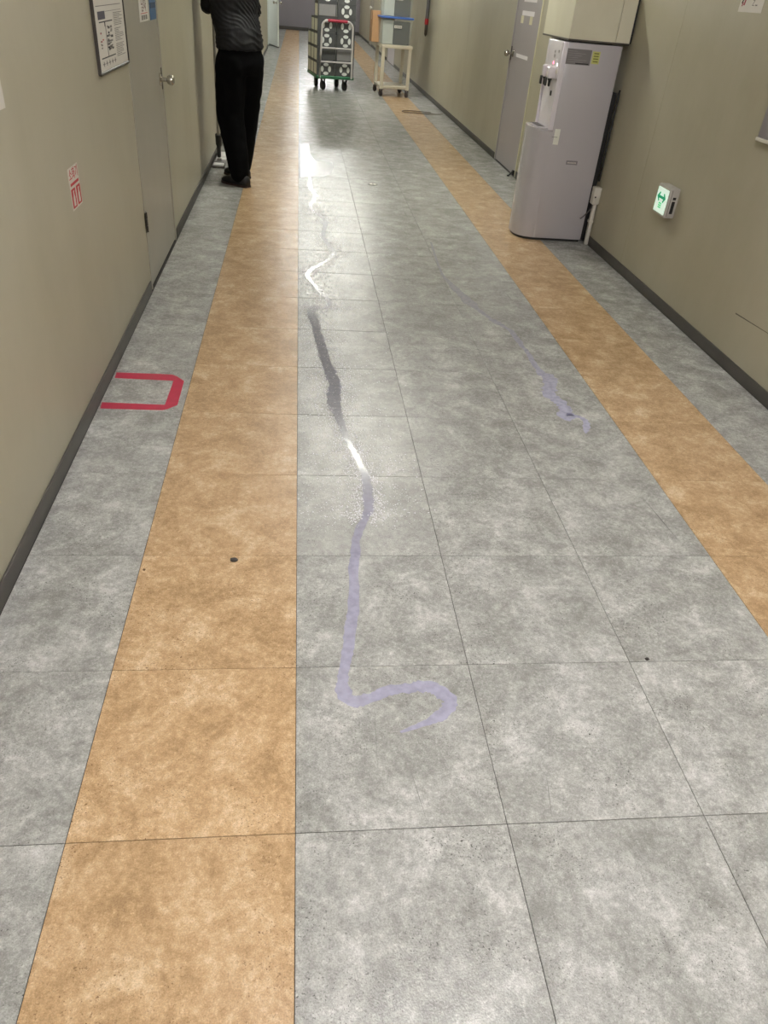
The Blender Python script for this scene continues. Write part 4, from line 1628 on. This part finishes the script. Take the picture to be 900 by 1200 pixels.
obj('mouth', bm, mat('lips', rgb(170, 104, 96), 0.5), person, smooth=0)


# shoes
def shoe(ank, yaw, name):
    f = Vector((-math.sin(yaw), math.cos(yaw), 0))
    r = Vector((f.y, -f.x, 0))
    M = Matrix((r, f, Vector((0, 0, 1)))).transposed().to_4x4()
    M.translation = Vector((ank.x, ank.y, 0))
    bm = bmesh.new()
    secs = [(-0.085, 0.024, 0.060, 0.012), (-0.075, 0.034, 0.085, 0.012), (-0.03, 0.039, 0.105, 0.012), (0.02, 0.042, 0.10, 0.012), (0.08, 0.047, 0.078, 0.012), (0.14, 0.048, 0.062, 0.012), (0.18, 0.037, 0.05, 0.012), (0.197, 0.02, 0.036, 0.014)]
    rings = []
    for y, w, h, z in secs:
        rg = []
        for k in range(14):
            a = 2 * PI * k / 14
            zz = z + (h - z) * (0.5 + 0.5 * math.sin(a)) if math.sin(a) > -0.4 else z
            rg.append(bm.verts.new((w * (1.0 if math.sin(a) < 0.3 else 0.93) * math.cos(a), y, zz)))
        rings.append(rg)
    for A, B in zip(rings, rings[1:]):
        for k in range(14):
            bm.faces.new((A[k], A[(k + 1) % 14], B[(k + 1) % 14], B[k]))
    bm.faces.new(rings[0][::-1])
    bm.faces.new(rings[-1])
    bm.transform(M)
    s = obj('shoe', bm, mat('black_shoe', rgb(22, 20, 20), 0.6), person, smooth=0)
    bm = bmesh.new()
    outl = [(w + 0.004, y) for y, w, h, z in secs] + [(-w - 0.004, y) for y, w, h, z in secs[::-1]]
    prism(bm, outl, 0.0006, 0.016)
    bm.transform(M)
    obj('sole', bm, mat('dark_sole', rgb(48, 30, 26), 0.7), s)


shoe(Vector((-0.472, 6.695, 0)), math.radians(52), 'shoe')
shoe(Vector((-0.485, 7.03, 0)), math.radians(48), 'shoe')

# the mop
mp = thing('floor_mop', 'flat floor mop with white pad and black joint beside the person', 'mop', (0, 0, 0))
d = (pole_b - pole_a).normalized()
bm = bmesh.new()
cyl(bm, pole_a + d * 0.14, pole_b, 0.0125, n=12)
obj('pole', bm, mat('mop_pole', rgb(170, 166, 158), 0.35, metal=0.4), mp)
bm = bmesh.new()
cyl(bm, pole_a + d * 0.02, pole_a + d * 0.13, 0.017, 0.02, n=12)
cyl(bm, pole_a + d * 0.13, pole_a + d * 0.22, 0.026, 0.028, n=12)
obj('joint', bm, M_black, mp)
MX0, MX1, MY0, MY1 = -0.772, -0.655, 7.33, 7.98
bm = bmesh.new()
box(bm, (MX0, MY0, 0.0006), (MX1, MY1, 0.022), bev=0.008, seg=2)
obj('rim', bm, M_dsteel, mp)
for (a, b) in ((7.345, 7.44), (7.565, 7.70), (7.72, 7.965)):
    bm = bmesh.new()
    box(bm, (MX0 + 0.012, a, 0.018), (MX1 - 0.012, b, 0.030), bev=0.005, seg=2)
    obj('pad', bm, mat('mop_white', rgb(226, 226, 224), 0.6), mp)
bm = bmesh.new()
box(bm, (MX0 + 0.01, 7.45, 0.018), (MX1 - 0.01, 7.555, 0.036), bev=0.004)
box(bm, (-0.735, 7.48, 0.03), (-0.695, 7.52, 0.055), bev=0.004)
obj('clamp', bm, mat('mop_grey', rgb(130, 128, 126), 0.4), mp)
